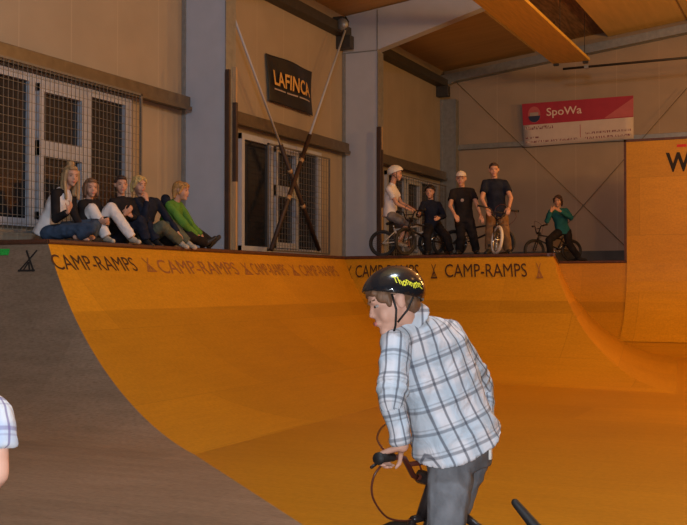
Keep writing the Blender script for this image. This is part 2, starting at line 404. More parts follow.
def build_person(label, J, st, group=None, cat='person'):
    """J: joints in world space; st: style"""
    k = st.get('k', .92); vx = st.get('vox', .011); base = st.get('base')
    H = Head(J['head'], J['face'], J.get('hup', V((0, 0, 1))), k * st.get('hk', 1.0))
    root = thing('person', label, cat, base, group)
    if vx > .009:
        for q in ('shL', 'shR'): J[q] = J[q] + (H.p(0, 0, -.11) - J[q]).normalized() * .035
    nb = (J['shL'] + J['shR']) / 2; pel = J['pel']; lat = (J['shR'] - J['shL']).normalized()
    sp = (nb - pel).normalized(); fw = sp.cross(lat); fw.normalize()
    # ring loft of the torso
    plat = (J['hipR'] - J['hipL']).normalized()
    def torso(inf, low=0.0, lowk=1.0, hi=1.0, bk=1.0):
        def R(t, a, b, sh=0):
            l = (plat * (1 - t) + lat * t).normalized(); f2 = l.cross(sp).normalized()
            return (pel + (nb - pel) * t + f2 * sh * k, l * (a * k * bk + inf), f2 * (b * k * bk + inf))
        sw = (J['shR'] - J['shL']).length / 2 / k
        rs = [R(low, .15 * lowk, .115 * lowk), R(.12, .148, .11), R(.38, .132, .10), R(.62, .148, .112, -.008), R(.82, max(.15, sw * .88), .105, -.012), R(.97, sw * .8, .075, -.01)]
        if hi > 1: rs.append(R(hi, .06, .055))
        return ('l', rs)
    body = H.prims() + [('c', nb - sp * .03, .052 * k, H.p(0, -.02, -.05), .050 * k * st.get('hk', 1.0)), torso(0, bk=st.get('bodyk', .97))]
    for s in 'LR':
        sh, el, wr = J['sh' + s], J['el' + s], J['wr' + s]
        body += [('c', sh, .050 * k, el, .040 * k), ('c', el, .040 * k, wr, .026 * k)]
        hd = J.get('hd' + s, (wr - el)); hn = J.get('hn' + s, fw * -1 + V((0, 0, -.3)))
        hw = J.get('hw' + s, hd.cross(hn) * (-1 if s == 'R' else 1))
        body += hand(wr, hd, hn, hw, k, st.get('curl', .6))
        hp, kn, an = J['hip' + s], J['kn' + s], J['an' + s]
        body += [('c', hp, .080 * k, kn, .055 * k), ('c', kn, .055 * k, an, .036 * k)]
        td = J.get('toe' + s, an + fw * .15 * k + V((0, 0, -.045 * k)))
        hl = an + (an - td).normalized() * .04 * k + V((0, 0, -.03 * k))
        body += [('c', an, .036 * k, hl, .034 * k), ('c', hl, .034 * k, td, .024 * k)]
    b = link('body', blob(body, vx, 3 if vx > .009 else 7), st.get('skin', 'skin_far'), root)
    # face
    for sg in (-1, 1):
        e = link('eye', blob([H.e((sg * .031, .0705, .006), (.012, .0115, .0065))], .0028 if vx < .009 else .004, 1), 'eyewhite' if vx < .009 else 'eyedark', b)
        if vx < .009: link('iris', blob([H.e((sg * .033, .0800, .005), (.0065, .004, .0058))], .002, 1), 'eyedark', e)
        link('eyebrow', blob([H.c_((sg * .018, .088, .028), .0045, (sg * .046, .076, .030), .0035)], .003, 1), st.get('browm', 'hair_brown'), b)
    link('mouth', blob([H.e((0, .092, -.050), (.021, .0065, .0045)), H.e((0, .091, -.058), (.018, .0065, .005))], .003, 1), 'lip', b)
    # top
    inf = .026 if vx > .009 else .012
    sl = st.get('sleeve', 'long'); T = [torso(inf, st.get('low', -.12), 1.04, 1.08)]; SL = []
    for s in 'LR':
        sh, el, wr = J['sh' + s], J['el' + s], J['wr' + s]
        c0 = nb + (sh - nb) * .45
        if sl == 'short': A = [('c', c0, .072 * k, sh, .060 * k), ('k', sh - (el - sh) * .05, .066 * k, sh + (el - sh) * .62, .068 * k)]
        else: A = [('c', c0, .072 * k, sh, .062 * k), ('c', sh, .062 * k, el, .052 * k + inf * .3), ('k', el - (wr - el) * .02, .052 * k, el + (wr - el) * .93, .038 * k + inf * .3), ('c', el, .05 * k, el + (wr - el) * .5, .042 * k)]
        (SL if 'sleevem' in st else T).extend(A)
    if st.get('hood'): T += [('c', nb - fw * .06 * k - lat * .05, .05 * k, nb - fw * .06 * k + lat * .05, .05 * k), ('c', nb - fw * .09 * k, .06 * k, nb - fw * .08 * k - sp * .08, .05 * k)]
    if st.get('collar', True): T.append(('k', nb + sp * .0, .068 * k, nb + (H.p(0, -.02, -.06) - nb) * .45, .062 * k))
    tn = st.get('topname', 'shirt'); tm = blob(st['shirtfn'](T, SL) if 'shirtfn' in st else T, vx, 5)
    if str(st['top']).startswith('plaid'): plaid_attr(tm, J, k)
    wrinkle(tm, .009 if vx < .009 else .012, 9 if vx < .009 else 6)
    tp = link(tn, tm, st['top'], root)
    if SL: link('sleeves', blob(SL, vx, 4), st['sleevem'], tp)
    # trousers
    Q = [('l', [(pel + sp * .10 * k, plat * (.143 * k + .008), plat.cross(sp) * (.105 * k + .008)), (pel, plat * (.155 * k + .01), plat.cross(sp) * (.118 * k + .01)), (pel - sp * .07 * k, plat * (.14 * k), plat.cross(sp) * (.11 * k))])]
    for s in 'LR':
        hp, kn, an = J['hip' + s], J['kn' + s], J['an' + s]; pl = st.get('plen', .95); i2 = .014 if vx < .009 else .022
        Q += [('c', hp, .086 * k + i2, kn, .060 * k + i2)]
        if pl > .5: Q.append(('k', kn - (an - kn) * .0, .058 * k + i2, kn + (an - kn) * pl, .05 * k + i2)); Q.append(('c', kn, .058 * k + i2, kn + (an - kn) * .5, .052 * k + i2))
    qm = blob(Q, vx, 4); wrinkle(qm, .010, 10)
    link('trousers' if st.get('plen', .95) > .5 else 'shorts', qm, st['pants'], root)
    for s in 'LR':
        an = J['an' + s]; td = J.get('toe' + s, an + fw * .15 * k + V((0, 0, -.045 * k))); hl = an + (an - td).normalized() * .045 * k + V((0, 0, -.03 * k))
        if st.get('shoe'): link('shoe', blob([('c', hl, .042 * k, td, .036 * k), ('c', hl + V((0, 0, .03)), .04 * k, an + (td - an) * .4, .036 * k)], vx * .8, 2), st['shoe'], root)
    # hair
    h = st.get('hair')
    if h:
        kind, hm = h; P = [H.e((0, -.024, .040), (.084, .092, .086)), H.e((0, -.055, -.005), (.076, .062, .070))]
        P += [H.e((0, .045, .088), (.055, .035, .028))]
        if kind == 'shaggy_short': P = [H.e((0, -.024, .036), (.080, .090, .080)), H.c_((.062, .03, .03), .016, (.066, .032, -.005), .010), H.c_((-.062, .03, .03), .016, (-.066, .032, -.005), .010), H.e((0, -.055, -.02), (.066, .045, .05)), H.e((.060, .044, .034), (.014, .030, .030)), H.e((-.060, .044, .034), (.014, .030, .030)), H.e((0, .062, .068), (.052, .030, .022)), H.c_((-.05, .07, .055), .014, (.05, .07, .055), .014)]
        if kind == 'long':
            for sg in (-1, 1):
                P += [H.c_((sg * .068, .02, .04), .026, (sg * .078, .03, -.08), .022), H.c_((sg * .078, .03, -.08), .022, (sg * .070, .07, -.24), .018), H.c_((sg * .06, -.04, .0), .04, (sg * .07, -.03, -.20), .03)]
            P += [H.c_((0, -.07, 0), .05, (0, -.08, -.20), .04)]
        elif kind == 'bob':
            for sg in (-1, 1): P += [H.c_((sg * .070, .015, .03), .026, (sg * .074, .02, -.085), .020), H.c_((sg * .06, -.04, .0), .04, (sg * .062, -.03, -.10), .026)]
        elif kind == 'shaggy':
            for sg in (-1, 1): P += [H.c_((sg * .066, .03, .045), .026, (sg * .076, .0, -.03), .018), H.c_((sg * .05, -.06, .0), .035, (sg * .05, -.065, -.085), .022), H.c_((sg * .03, .075, .075), .020, (sg * .055, .072, .045), .013)]
        elif kind == 'back':
            P += [H.e((0, -.11, .0), (.03, .035, .045))]
        if st.get('bun'): P += [H.e((.0, -.03, .135), (.045, .045, .035))]
        link('hair', blob(P, vx * .8, 2), hm, root)
    return root, H

def helmet(H, m, root, grow=1.0, fine=False):
    # skate shell: dome kept above a rim plane that drops towards the back
    bm = bmesh.new(); bmesh.ops.create_uvsphere(bm, u_segments=40, v_segments=24, radius=1)
    for v in bm.verts:
        c = v.co; v.co = V((c.x * .098 * grow, c.y * .124 * grow - .012, c.z * .102 * grow + .035))
    bmesh.ops.bisect_plane(bm, geom=bm.verts[:] + bm.edges[:] + bm.faces[:], plane_co=(0, .11, .082), plane_no=V((0, .50, -1)).normalized(), clear_outer=True)
    for v in bm.verts:     # flare at the rim and slight brow visor
        t = max(0, 1 - (v.co.z - .0) / .06)
        if v.co.y > .05: v.co.y += .006 * t
        v.co = H.p(*v.co)
    bmesh.ops.recalc_face_normals(bm, faces=bm.faces[:])
    me = bpy.data.meshes.new('m'); bm.to_mesh(me); bm.free()
    o = link('helmet', me, m, root); s = o.modifiers.new('s', 'SOLIDIFY'); s.thickness = .014 * H.k; s.offset = 1
    st = [([H.p(sg * .082, .015, .03), H.p(sg * .084, .018, -.03), H.p(sg * .06, .035, -.085), H.p(sg * .02, .045, -.112), H.p(0, .047, -.116)], .0042 * H.k) for sg in (-1, 1)]
    st += [([H.p(sg * .078, -.06, -.005), H.p(sg * .083, -.02, -.045), H.p(sg * .07, .025, -.075)], .004 * H.k) for sg in (-1, 1)]
    link('chin_strap', tubes(st, 6), 'strap', o)
    return o
def cap(H, m, root):
    P = [H.e((0, -.012, .045), (.086, .100, .088))]
    me = blob(P, .006, 2, cut=[(H.p(0, 0, .045), -H.u)])
    o = link('cap', me, m, root); s = o.modifiers.new('s', 'SOLIDIFY'); s.thickness = .006
    link('peak', blob([H.e((0, .10, .048), (.062, .055, .008))], .005, 1), m, o)

# ------------------------------------------------------------------ ramps
H0 = 1.90; DECK = 1.95
P1 = V((-8.27, 9.76, 0)); P2 = V((-8.22, 17.93, 0)); P3 = V((-4.22, 17.57, 0)); P4 = V((-5.54, 23.5, 0))
XL, YB = -9.4, 26.9
class Prof:
    def __init__(s, R, k=1.0, g=0.0): s.R, s.k, s.g = R, k, g; s.L = math.sqrt(2 * R * H0 - H0 * H0); s.al = math.asin(min(1, s.L / R))
    def arc(s, t): a = s.al * (1 - t); return (s.L - s.R * math.sin(a)) * s.k, s.R - s.R * math.cos(a), s.R * s.al * t   # offset, height, arc length
    def z2off(s, z):
        o = s.L - math.sqrt(max(0, s.R ** 2 - (s.R - z) ** 2)); return o * (s.k + s.g * (o / s.L) ** 2)
PA = Prof(4.0); PZ = Prof(4.0, .53, .11); PB = Prof(3.5); PC3 = Prof(3.0, .85); PC4 = Prof(3.0); PD = Prof(1.95)
ZS = [H0 * (1 - i / 40) ** 2 for i in range(41)]
XV, YV = V((1, 0, 0)), V((0, 1, 0))
def corner(P, px_, py_): return [P + XV * px_.z2off(z) - YV * py_.z2off(z) + V((0, 0, z)) for z in ZS]
C1 = corner(P1, PA, PZ); C2 = corner(P2, PA, PB); C3 = corner(P3, PC3, PB); C4 = corner(P4, PC4, PD)
C0 = [V((XL, P1.y - PZ.z2off(z), z)) for z in ZS]
C5 = [V((6.5, P4.y - .0 - PD.z2off(z), z)) for z in ZS]
def ramp(label, A, B, m, uax, n=24, curve='coping'):
    root = thing('quarter_pipe', label, 'ramp', (A[0] + B[0]) / 2 * 1.0 - V((0, 0, H0)), None)
    vs, uv, fs = [], [], []; acc = 0
    for i, (a, b) in enumerate(zip(A, B)):
        if i: acc += math.hypot(A[i].z - A[i - 1].z, (A[i] - A[i - 1]).xy.length * .75)
        for j in range(n + 1):
            p = a.lerp(b, j / n); vs.append(p); uv.append((p[uax] + 30, 20.0 - .02 - acc))
    k = n + 1
    for i in range(len(A) - 1):
        for j in range(n): fs.append((i * k + j, i * k + j + 1, (i + 1) * k + j + 1, (i + 1) * k + j))
    me = fromdata(vs, fs, uv); bm = bmesh.new(); bm.from_mesh(me); bmesh.ops.recalc_face_normals(bm, faces=bm.faces[:])
    if sum(f.normal.z for f in bm.faces) < 0: bmesh.ops.reverse_faces(bm, faces=bm.faces[:])
    bm.to_mesh(me); bm.free()
    link('riding_surface', me, m, root)
    d = (B[0] - A[0]).normalized(); nrm = V((d.y, -d.x, 0)); a, b = A[0], B[0]
    poly = [(-.10, 0), (.012, 0), (.020, .02), (.016, .045), (.0, .055), (-.10, .055)]
    vs = [p + nrm * x + V((0, 0, z)) for p in (a, b) for x, z in poly]; q = len(poly)
    me = fromdata(vs, [tuple(range(q)), tuple(range(2 * q - 1, q - 1, -1))] + [(i, (i + 1) % q, q + (i + 1) % q, q + i) for i in range(q)])
    bm = bmesh.new(); bm.from_mesh(me); bmesh.ops.recalc_face_normals(bm, faces=bm.faces[:]); bm.to_mesh(me); bm.free()
    link('coping', me, 'coping', root, False)
    return root
rZ = ramp('grey weathered plywood quarter pipe at the left with a black tent mark', C0, C1, 'ply_grey', 0)
rA = ramp('long orange quarter pipe below the seated children, running along the window wall', C1, C2, 'ply_orange', 1, 40)
rB = ramp('orange quarter pipe below the standing riders, behind the boy in the helmet', C2, C3, 'ply_orange', 0, 30)
rC = ramp('narrow orange quarter pipe turning the corner below the teal jumper rider', C3, C4, 'ply_orange', 1)
rD = ramp('far orange quarter pipe at the right below the tall vert wall', C4, C5, 'ply_orange', 0, 30)
# stencils on the riding surfaces
def surfA(y, v): s, z, _ = PA.arc(v / (PA.R * PA.al)); a = PA.al * (1 - v / (PA.R * PA.al)); return V((P1.x + (P2.x - P1.x) * (y - P1.y) / (P2.y - P1.y) + s, y, z)) + V((math.sin(a), 0, math.cos(a))) * .005
def surfZ(x, v): s, z, _ = PZ.arc(v / (PZ.R * PZ.al)); return V((x, P1.y - s - .006, z + .003))
def surfB(x, v):
    s, z, _ = PB.arc(v / (PB.R * PB.al)); a = PB.al * (1 - v / (PB.R * PB.al)); t = (x - P2.x) / (P3.x - P2.x); x += .42 * s - .06
    return V((x, P2.y + (P3.y - P2.y) * t - s, z)) + V((0, -math.sin(a), math.cos(a))) * .004
def yA(px, py=266): return on(0, px, py, -8.1).y
def xB(px, py=270): return on(1, px, py, 17.6).x
CR = textmesh('CAMP-RAMPS', .0)
def stA(PF, p0, p1, v0, v1, m, name):
    a, b = yA(p0), yA(p1); stamp(PF, lambda x, y: surfA(a + (b - a) * x, v1 + (v0 - v1) * y), m, name, rA)
def stB(PF, p0, p1, v0, v1, m, name):
    a, b = xB(p0), xB(p1); stamp(PF, lambda x, y: surfB(a + (b - a) * x, v1 + (v0 - v1) * y), m, name, rB)
stA(CR, 54, 136, .15, .37, 'ink', 'lettering'); stA(TENT, 144, 154, .15, .38, 'ink_worn', 'tent_mark')
stA(CR, 158, 236, .17, .40, 'ink_worn', 'lettering'); stA(TENT, 241, 249, .17, .40, 'ink_worn', 'tent_mark')
stA(CR, 251, 285, .17, .40, 'ink_worn', 'lettering'); stA(TENT, 289, 296, .17, .4, 'ink_worn', 'tent_mark'); stA(CR, 299, 335, .17, .40, 'ink_worn', 'lettering')
stB(TENT, 341, 349, .14, .44, 'ink', 'tent_mark'); stB(CR, 352, 418, .13, .40, 'ink', 'lettering'); stB(TENT, 430, 437, .13, .43, 'ink', 'tent_mark')
stB(CR, 445, 529, .13, .40, 'ink', 'lettering'); stB(TENT, 538, 545, .13, .43, 'ink_worn', 'tent_mark')
x0, x1 = on(1, 15, 265, 9.6).x, on(1, 33, 265, 9.6).x
stamp(TENT, lambda x, y: surfZ(x0 + (x1 - x0) * x, .40 + (.09 - .40) * y), 'ink_black', 'tent_mark', rZ)
x0, x1 = on(1, -14, 248, 9.75).x, on(1, 11, 248, 9.75).x
stamp(strokes([(0, .5, 1, .5)], .9), lambda x, y: surfZ(x0 + (x1 - x0) * x, .16 + (.06 - .16) * y) + V((0, -.003, 0)), 'greentag', 'green_sticker', rZ)
# platform behind the copings
poly = [(XL, P1.y + .1), (P1.x - .1, P1.y + .1), (P2.x - .1, P2.y + .1), (P3.x - .1, P3.y + .1), (P4.x - .1, P4.y + .1), (6.5, P4.y + .1), (6.5, YB), (XL, YB)]
tag(link('ramp_platform', prism([(x, y) for x, y in poly], 2, DECK - .12, DECK), 'deck', None, False), 'dark boarded platform on which the children sit and the riders stand', 'platform')
# side skirt is not visible; floor
fl_y0 = -5; LA = PA.L; e1 = V((P1.x + LA, P1.y - PZ.z2off(0))); t = 12 / 1.0
seam_end = e1 + V((1, -.97)) * 6.0
vs = [(XL, YB, 0), (XL, fl_y0, 0), (e1.x, e1.y, 0), (seam_end.x, seam_end.y, 0), (seam_end.x, fl_y0, 0), (9, fl_y0, 0), (9, YB, 0)]
fs = [(1, 4, 3, 2, 0), (0, 2, 3, 6), (3, 4, 5, 6)]
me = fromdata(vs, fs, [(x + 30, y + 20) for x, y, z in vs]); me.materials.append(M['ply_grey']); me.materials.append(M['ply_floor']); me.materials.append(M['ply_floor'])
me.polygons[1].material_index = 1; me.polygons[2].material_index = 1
o = link('floor', me, None, None, False); struct(o)
# vert wall
a = on(1, 627, 262, P4.y - .02); vx0 = a.x; vtop = on(1, 627, 142, P4.y - .02).z
vw = thing('vert_wall', 'tall orange plywood vert wall at the right with a big dark W', 'vert wall', (vx0 + 2, P4.y, DECK - .05))
vs, uv, fs = [], [], []
cols = [H0 - .9 + i * .05 for i in range(19)]
prof = [(PD.z2off(z) + .03, z) for z in [0.25, .35, .45, .6, .75, .9, 1.1, 1.3, 1.5, 1.7, 1.9]] + [(.03, vtop)]
pr2 = [(P4.y - s, z) for s, z in prof] + [(P4.y + .06, vtop), (P4.y + .06, H0), (P4.y + .01, H0)] + [(P4.y - s + .03 + .01, z) for s, z in reversed(prof[:-2])]
me = prism(pr2, 0, vx0, 6.5); l = me.uv_layers.new(name='UVMap')
for lp in me.loops: c = me.vertices[lp.vertex_index].co; l.data[lp.index].uv = (c.x + 30, c.z + 20)
link('panel', me, 'ply_vert', vw, False)
link('edge_trim', boxes([((vx0 - .05, P4.y - .05, H0 + .05), (vx0, P4.y + .07, vtop + .05)), ((vx0 - .05, P4.y - .05, vtop), (6.5, P4.y + .07, vtop + .05))]), 'coping', vw, False)
wx0 = on(1, 666, 160, P4.y).x; wx1 = on(1, 691, 160, P4.y).x; wz0 = on(1, 675, 172, P4.y).z; wz1 = on(1, 675, 152.5, P4.y).z
stamp(textmesh('W', .03), lambda x, y: V((wx0 + (wx1 - wx0) * x, P4.y - .034, wz0 + (wz1 - wz0) * y)), 'ink_black', 'lettering', vw)
rx = on(1, 677, 145, P4.y).x; rz = on(1, 677, 146, P4.y).z
link('red_sticker', boxes([((rx, P4.y - .037, rz - .03), (rx + .2, P4.y - .032, rz + .03))]), 'redpaint', vw, False)

# ------------------------------------------------------------------ hall
CZ = CAM.z
RZ = lambda x: CZ + 5.73 + .118 * (x + 9.4)
struct(link('wall_left', boxes([((XL - .2, -5, 0), (XL, YB, RZ(XL) + .3))]), 'wall_tan', None, False))
struct(link('wall_back', prism([(XL - .2, 0), (9, 0), (9, RZ(9) + .3), (XL - .2, RZ(XL) + .3)], 1, YB, YB + .2), 'wall_back', None, False))
struct(link('baseboard_back', boxes([((XL, YB - .06, DECK), (6.5, YB, DECK + .33))]), 'plinth', None, False))
def roofpiece(name, x0, x1, y0, y1, m, up=0):
    return struct(link(name, prism([(x0, RZ(x0) + up), (x1, RZ(x1) + up), (x1, RZ(x1) + up + .12), (x0, RZ(x0) + up + .12)], 1, y0, y1), m, None, False))
roofpiece('ceiling', XL - .2, -6.9, -5, YB + .2, 'roof'); roofpiece('ceiling', -5.04, 9, -5, YB + .2, 'roof_pale')
roofpiece('ceiling', -6.9, -5.04, -5, YB + .2, 'roof_dark', .13)
# roof joints in the pale panels
for i in range(1, 6):
    x = -5.04 + i * 1.9
    struct(link('trim_%d' % i, prism([(x, RZ(x) - .012), (x + .03, RZ(x) - .012), (x + .03, RZ(x) + .02), (x, RZ(x) + .02)], 1, -4, YB), 'roof', None, False))
struct(link('trim_7', prism([(XL + .3, RZ(XL) - .34), (8, RZ(8) - .34 - .0), (8, RZ(8) - .12), (XL + .3, RZ(XL) - .14)], 1, YB - .10, YB), 'steel', None, False))
# frames (portal columns)
def portal(y, label, slim=False):
    r = thing('steel_portal_frame', label, 'column', (XL + .4, y, 0))
    xo = -8.6 if not slim else -8.98; th = .26 if not slim else .2
    jz = CZ + 4.92
    link('column', boxes([((XL + .01, y, 0), (xo, y + th, jz))]), 'pillar' if not slim else 'steel', r, False)
    link('flange', boxes([((xo, y - .02, 0), (xo + .02, y + th + .02, jz - .02)), ((XL + .005, y - .03, 0), (XL + .07, y, jz))]), 'steel', r, False)
    if not slim:
        lowx = [(XL + .01, jz + .012), (xo, jz + .012), (-6.29, CZ + 5.58), (8, RZ(8) - .5), (8, RZ(8) - .02), (XL + .01, RZ(XL) - .02)]
        link('rafter', prism(lowx, 1, y, y + th), 'pillar', r, False)
        link('joint_plate', boxes([((xo - .012, y - .012, jz), (xo + .012, y, RZ(xo) - .05)), ((XL + .02, y - .008, jz - .012), (xo, y, jz + .014))]), 'steel', r, False)
    else: 
        lowx = [(XL + .01, RZ(XL) - .5), (xo, RZ(xo) - .38), (8, RZ(8) - .34), (8, RZ(8) - .16), (XL + .01, RZ(XL) - .16)]
        link('rafter', prism(lowx, 1, y, y + .12), 'steel', r, False)
    return r
FY = [14.27, 20.4, 26.6]
portal(FY[0], 'wide pale lilac steel column behind the boy in the green jacket')
portal(FY[1], 'wide pale lilac column beside the white helmet rider, with a sloping rafter')
portal(FY[2], 'slim grey steel column in the far corner of the hall', True)
# rails on the wall, windows
rail_lab = ['brown steel rail above the window behind the seated children', 'brown steel rail under the black banner', 'brown steel rail above the window behind the white helmet rider']
for i, (y0, y1) in enumerate(((6, 14.2), (14.6, 20.3), (20.75, 26.5))):
    r = thing('wall_rail', rail_lab[i], 'rail', (XL + .1, (y0 + y1) / 2, CZ + 2.78))
    link('beam', boxes([((XL + .01, y0, CZ + 2.78), (XL + .20, y1, CZ + 2.98))], .008), 'rail', r, False)
    link('lip', boxes([((XL + .20, y0, CZ + 2.76), (XL + .23, y1, CZ + 2.82))]), 'rail', r, False)
for i, (y0, y1) in enumerate(((14.6, 20.3), (20.75, 26.5))):
    r = thing('eave_purlin', ['dark eave beam at the top of the wall above the black banner', 'dark eave beam at the top of the farthest wall bay'][i], 'beam', (XL + .15, y0, CZ + 5.3))
    link('beam', boxes([((XL, y0, CZ + 5.22), (XL + .25, y1, CZ + 5.42))], .008), 'darksteel', r, False)
    link('bracket', boxes([((XL + .01, y1 - .25, CZ + 4.95), (XL + .33, y1 - .05, CZ + 5.22))], .008), 'darksteel', r, False)
def wy(px, py=150): return on(0, px, py, XL).y
def window(n, y0, y1, z0, z1, mulls, casement, guard):
    x = XL + .005
    r = bpy.data.objects.new('window_%d' % n, None); COL.objects.link(r); struct(r)
    fb = [((x, y0, z0), (x + .07, y1, z0 + .10)), ((x, y0, z1 - .10), (x + .07, y1, z1)), ((x, y0, z0), (x + .07, y0 + .10, z1)), ((x, y1 - .16, z0), (x + .07, y1, z1))]
    for a in mulls: fb.append(((x, a - .055, z0), (x + .07, a + .055, z1)))
    fb = [(lo, (hi[0] + q * .0017, hi[1], hi[2])) for q, (lo, hi) in enumerate(fb)]
    f = link('window_frame', boxes(fb), 'winframe', r, False)
    a, b, mz = casement
    cs = [((x + .02, a, z0 + .1), (x + .10, a + .09, z1 - .1)), ((x + .02, b - .09, z0 + .1), (x + .10, b, z1 - .1)), ((x + .02, a, z1 - .2), (x + .10, b, z1 - .1)), ((x + .02, a, mz - .10), (x + .10, b, mz + .10)), ((x + .02, a, z0 + .1), (x + .10, b, z0 + .2))]
    cs = [(lo, (hi[0] + q * .0017, hi[1], hi[2])) for q, (lo, hi) in enumerate(cs)]
    link('casement', boxes(cs), 'winframe', r, False)
    link('pane', boxes([((x - .001, y0 + .02, z0 + .02), (x + .02, y1 - .02, z1 - .02))]), 'glass', r, False)
    g0, g1, gz0, gz1, cell, cz = guard; w = .0028; bm = bmesh.new(); gx = XL + .24
    for (ya, yb) in ((g0, g0 + .03), (g1 - .03, g1)): box_bm(bm, (gx - .01, ya, gz0), (gx + .015, yb, gz1))
    for (za, zb) in ((gz0, gz0 + .03), (gz1 - .03, gz1)): box_bm(bm, (gx - .01, g0, za), (gx + .015, g1, zb))
    y = g0 + cell
    while y < g1: box_bm(bm, (gx, y - w, gz0), (gx + .008, y + w, gz1)); y += cell
    z = gz0 + cz
    while z < gz1: box_bm(bm, (gx + .006, g0, z - w), (gx + .012, g1, z + w)); z += cz
    me = bpy.data.meshes.new('m'); bm.to_mesh(me); bm.free(); link('wire_guard', me, 'mesh', r, False)
Z0, Z1 = DECK + .22, CZ + 2.72
window(1, 8.6, wy(127), Z0, Z1, [wy(27), wy(84)], (wy(33), wy(80), CZ + 1.78), (8.7, wy(128), DECK + .12, CZ + 2.80, .085, .11))
window(2, wy(238), wy(318), DECK + .06, CZ + 2.66, [wy(268), wy(294)], (wy(271), wy(293), CZ + 1.75), (wy(256), wy(319), DECK + .08, CZ + 2.55, .11, .11))
window(3, wy(384), wy(436), DECK + .06, CZ + 2.66, [wy(402), wy(418)], (wy(403), wy(417), CZ + 1.75), (wy(384), wy(437), DECK + .08, CZ + 2.6, .16, .14))
# posts standing at the copings
def post(pa, label, y, x, zs, w):
    r = thing('padded_post', label, 'post', (x, y, DECK))
    link('timber', boxes([((x - w, y - .03, DECK), (x + .02, y + .03, zs[1]))]), 'post_wood', r, False)
    link('dark_sleeve', boxes([((x - w - .01, y - .05, zs[1] - .01), (x + .03, y + .05, zs[2]))], .01), 'post_dark', r, False)
for px0, px1, top, lab in ((226, 230.5, 70, 'tall dark post beside the first wide column, nearest the camera'), (377.5, 381.5, 127, 'tall dark post in front of the second wide column')):
    y = 14.2 if px0 < 300 else 20.2
    a, b = on(1, px0, 240, y), on(1, px1, 240, y); zt = on(1, px0, top, y).z
    tag(link('guard_post', boxes([((a.x, y - .05, DECK), (b.x, y, zt))], .008), 'post_dark', None, False), lab, 'post', None)
for px0, px1, ys, lab in ((231.5, 237, (68, 103, 182), 'post by the first wide column, dark above and raw timber below'), (379, 383, (127, 150, 208), 'thin post behind the white helmet rider, dark above and timber below')):
    y = 14.5 if px0 < 300 else 20.5
    a, b = on(1, px0, 240, y), on(1, px1, 240, y); z = [on(1, px0, q, y).z for q in ys]
    r = thing('split_post', lab, 'post', (a.x, y, DECK))
    link('timber', boxes([((a.x + .01, y - .04, DECK), (b.x, y, z[0]))]), 'post_wood', r, False)
    link('dark_sleeve', boxes([((a.x, y - .05, z[2]), (b.x + .01, y + .01, z[1]))], .01), 'post_dark', r, False)
# cross bracing on the wall of the second bay
XBR = XL + .33
for i, (p0, p1, lab) in enumerate((((232, 12), (319, 250), 'brace rod falling from upper left to lower right across the second window'), ((346, 28), (271, 250), 'brace rod rising to the pulley bracket at the top of the second column'))):
    a, b = on(0, *p0, XBR + i * .05), on(0, *p1, XBR + i * .05); m_ = a.lerp(b, .52)
    r = thing('brace_rod', lab, 'brace', b)
    link('cable', tubes([([a, m_], .022)], 8), 'pillar', r)
    s = link('dark_tube', tubes([([m_, b], .042)], 10), 'post_dark', r)
    [link('tape_band', tubes([([m_.lerp(b, t), m_.lerp(b, t + .03)], .046)], 10), 'post_wood', s) for t in (.22, .55)]
hd = on(0, 343, 22, XBR)
r = thing('pulley_bracket', 'round bracket knot at the top of the second column', 'bracket', hd)
link('plate', boxes([(hd + V((-.22, -.05, -.10)), hd + V((.02, .15, .12)))], .02), 'darksteel', r, False)
link('wheel', tubes([([hd + V((0, -.06, -.05)), hd + V((0, .04, -.05))], .12)], 18), 'steel', r)
link('shackle', tubes([([hd + V((.05, 0, .1)), hd + V((.12, 0, .0)), hd + V((.08, 0, -.16)), hd + V((-.02, 0, -.22))], .02)], 8), 'darksteel', r)
# wire braces on the end wall
for i, (p0, p1, lab) in enumerate((((452, 78), (627, 248), 'thin brace wire falling from the upper left corner of the end wall'), ((687, 88), (560, 232), 'thin brace wire rising towards the right of the end wall'))):
    a, b = on(1, *p0, YB - .14 - .04 * i), on(1, *p1, YB - .14 - .04 * i)
    tag(link('brace_wire', tubes([([a, b], .008)], 6), 'rail'), lab, 'wire')
for px0, py0, px1, py1, lab, hgt in ((441, 148.5, 760, 130, 'grey horizontal rail across the end wall under the crimson banner', .13),):
    a, b = on(1, px0, py0, YB - .1), on(1, px1, py1, YB - .1); z = (a.z + b.z) / 2
    print('rail z', a.z, b.z)
    tag(link('end_wall_rail', boxes([((a.x, YB - .14, a.z - hgt / 2), (6.5, YB - .02, a.z + hgt / 2))], .01), 'steel', None, False), lab, 'rail')
# hanging heating panel and its pipe
pz = CZ + 5.2; e0 = on(2, 554, 65, pz); e1_ = on(2, 589, 60, pz); ye = (e0.y + e1_.y) / 2
print('panel', e0, e1_)
r = thing('hanging_ceiling_panel', 'long narrow wooden panel hanging under the roof', 'ceiling panel', ((e0.x + e1_.x) / 2, 16, pz))
link('board', boxes([((e0.x, 7, pz), (e1_.x, ye, pz + .07))], .01), 'panel_hang', r, False)
link('end_bracket', boxes([((e0.x + .02, ye - .05, pz - .05), (e0.x + .14, ye + .03, pz + .0)), ((e1_.x - .16, ye - .05, pz - .05), (e1_.x - .04, ye + .03, pz + .0))]), 'darksteel', r, False)
hangs = []
for y in (10, 14, 18, 22, ye - .2):
    for x in (e0.x + .08, e1_.x - .08): hangs.append(([V((x, y, pz + .06)), V((x, y, RZ(x) + .02))], .008))
link('suspension_rod', tubes(hangs, 6), 'darksteel', r)
pp = thing('roof_pipe', 'thin dark pipe running right from the end of the hanging panel', 'pipe', (e1_.x, ye, pz))
a = on(1, 563, 69, ye + .05); b = on(1, 760, 51, ye + .05)
link('pipe', tubes([([a, b], .028)], 10), 'darksteel', pp)
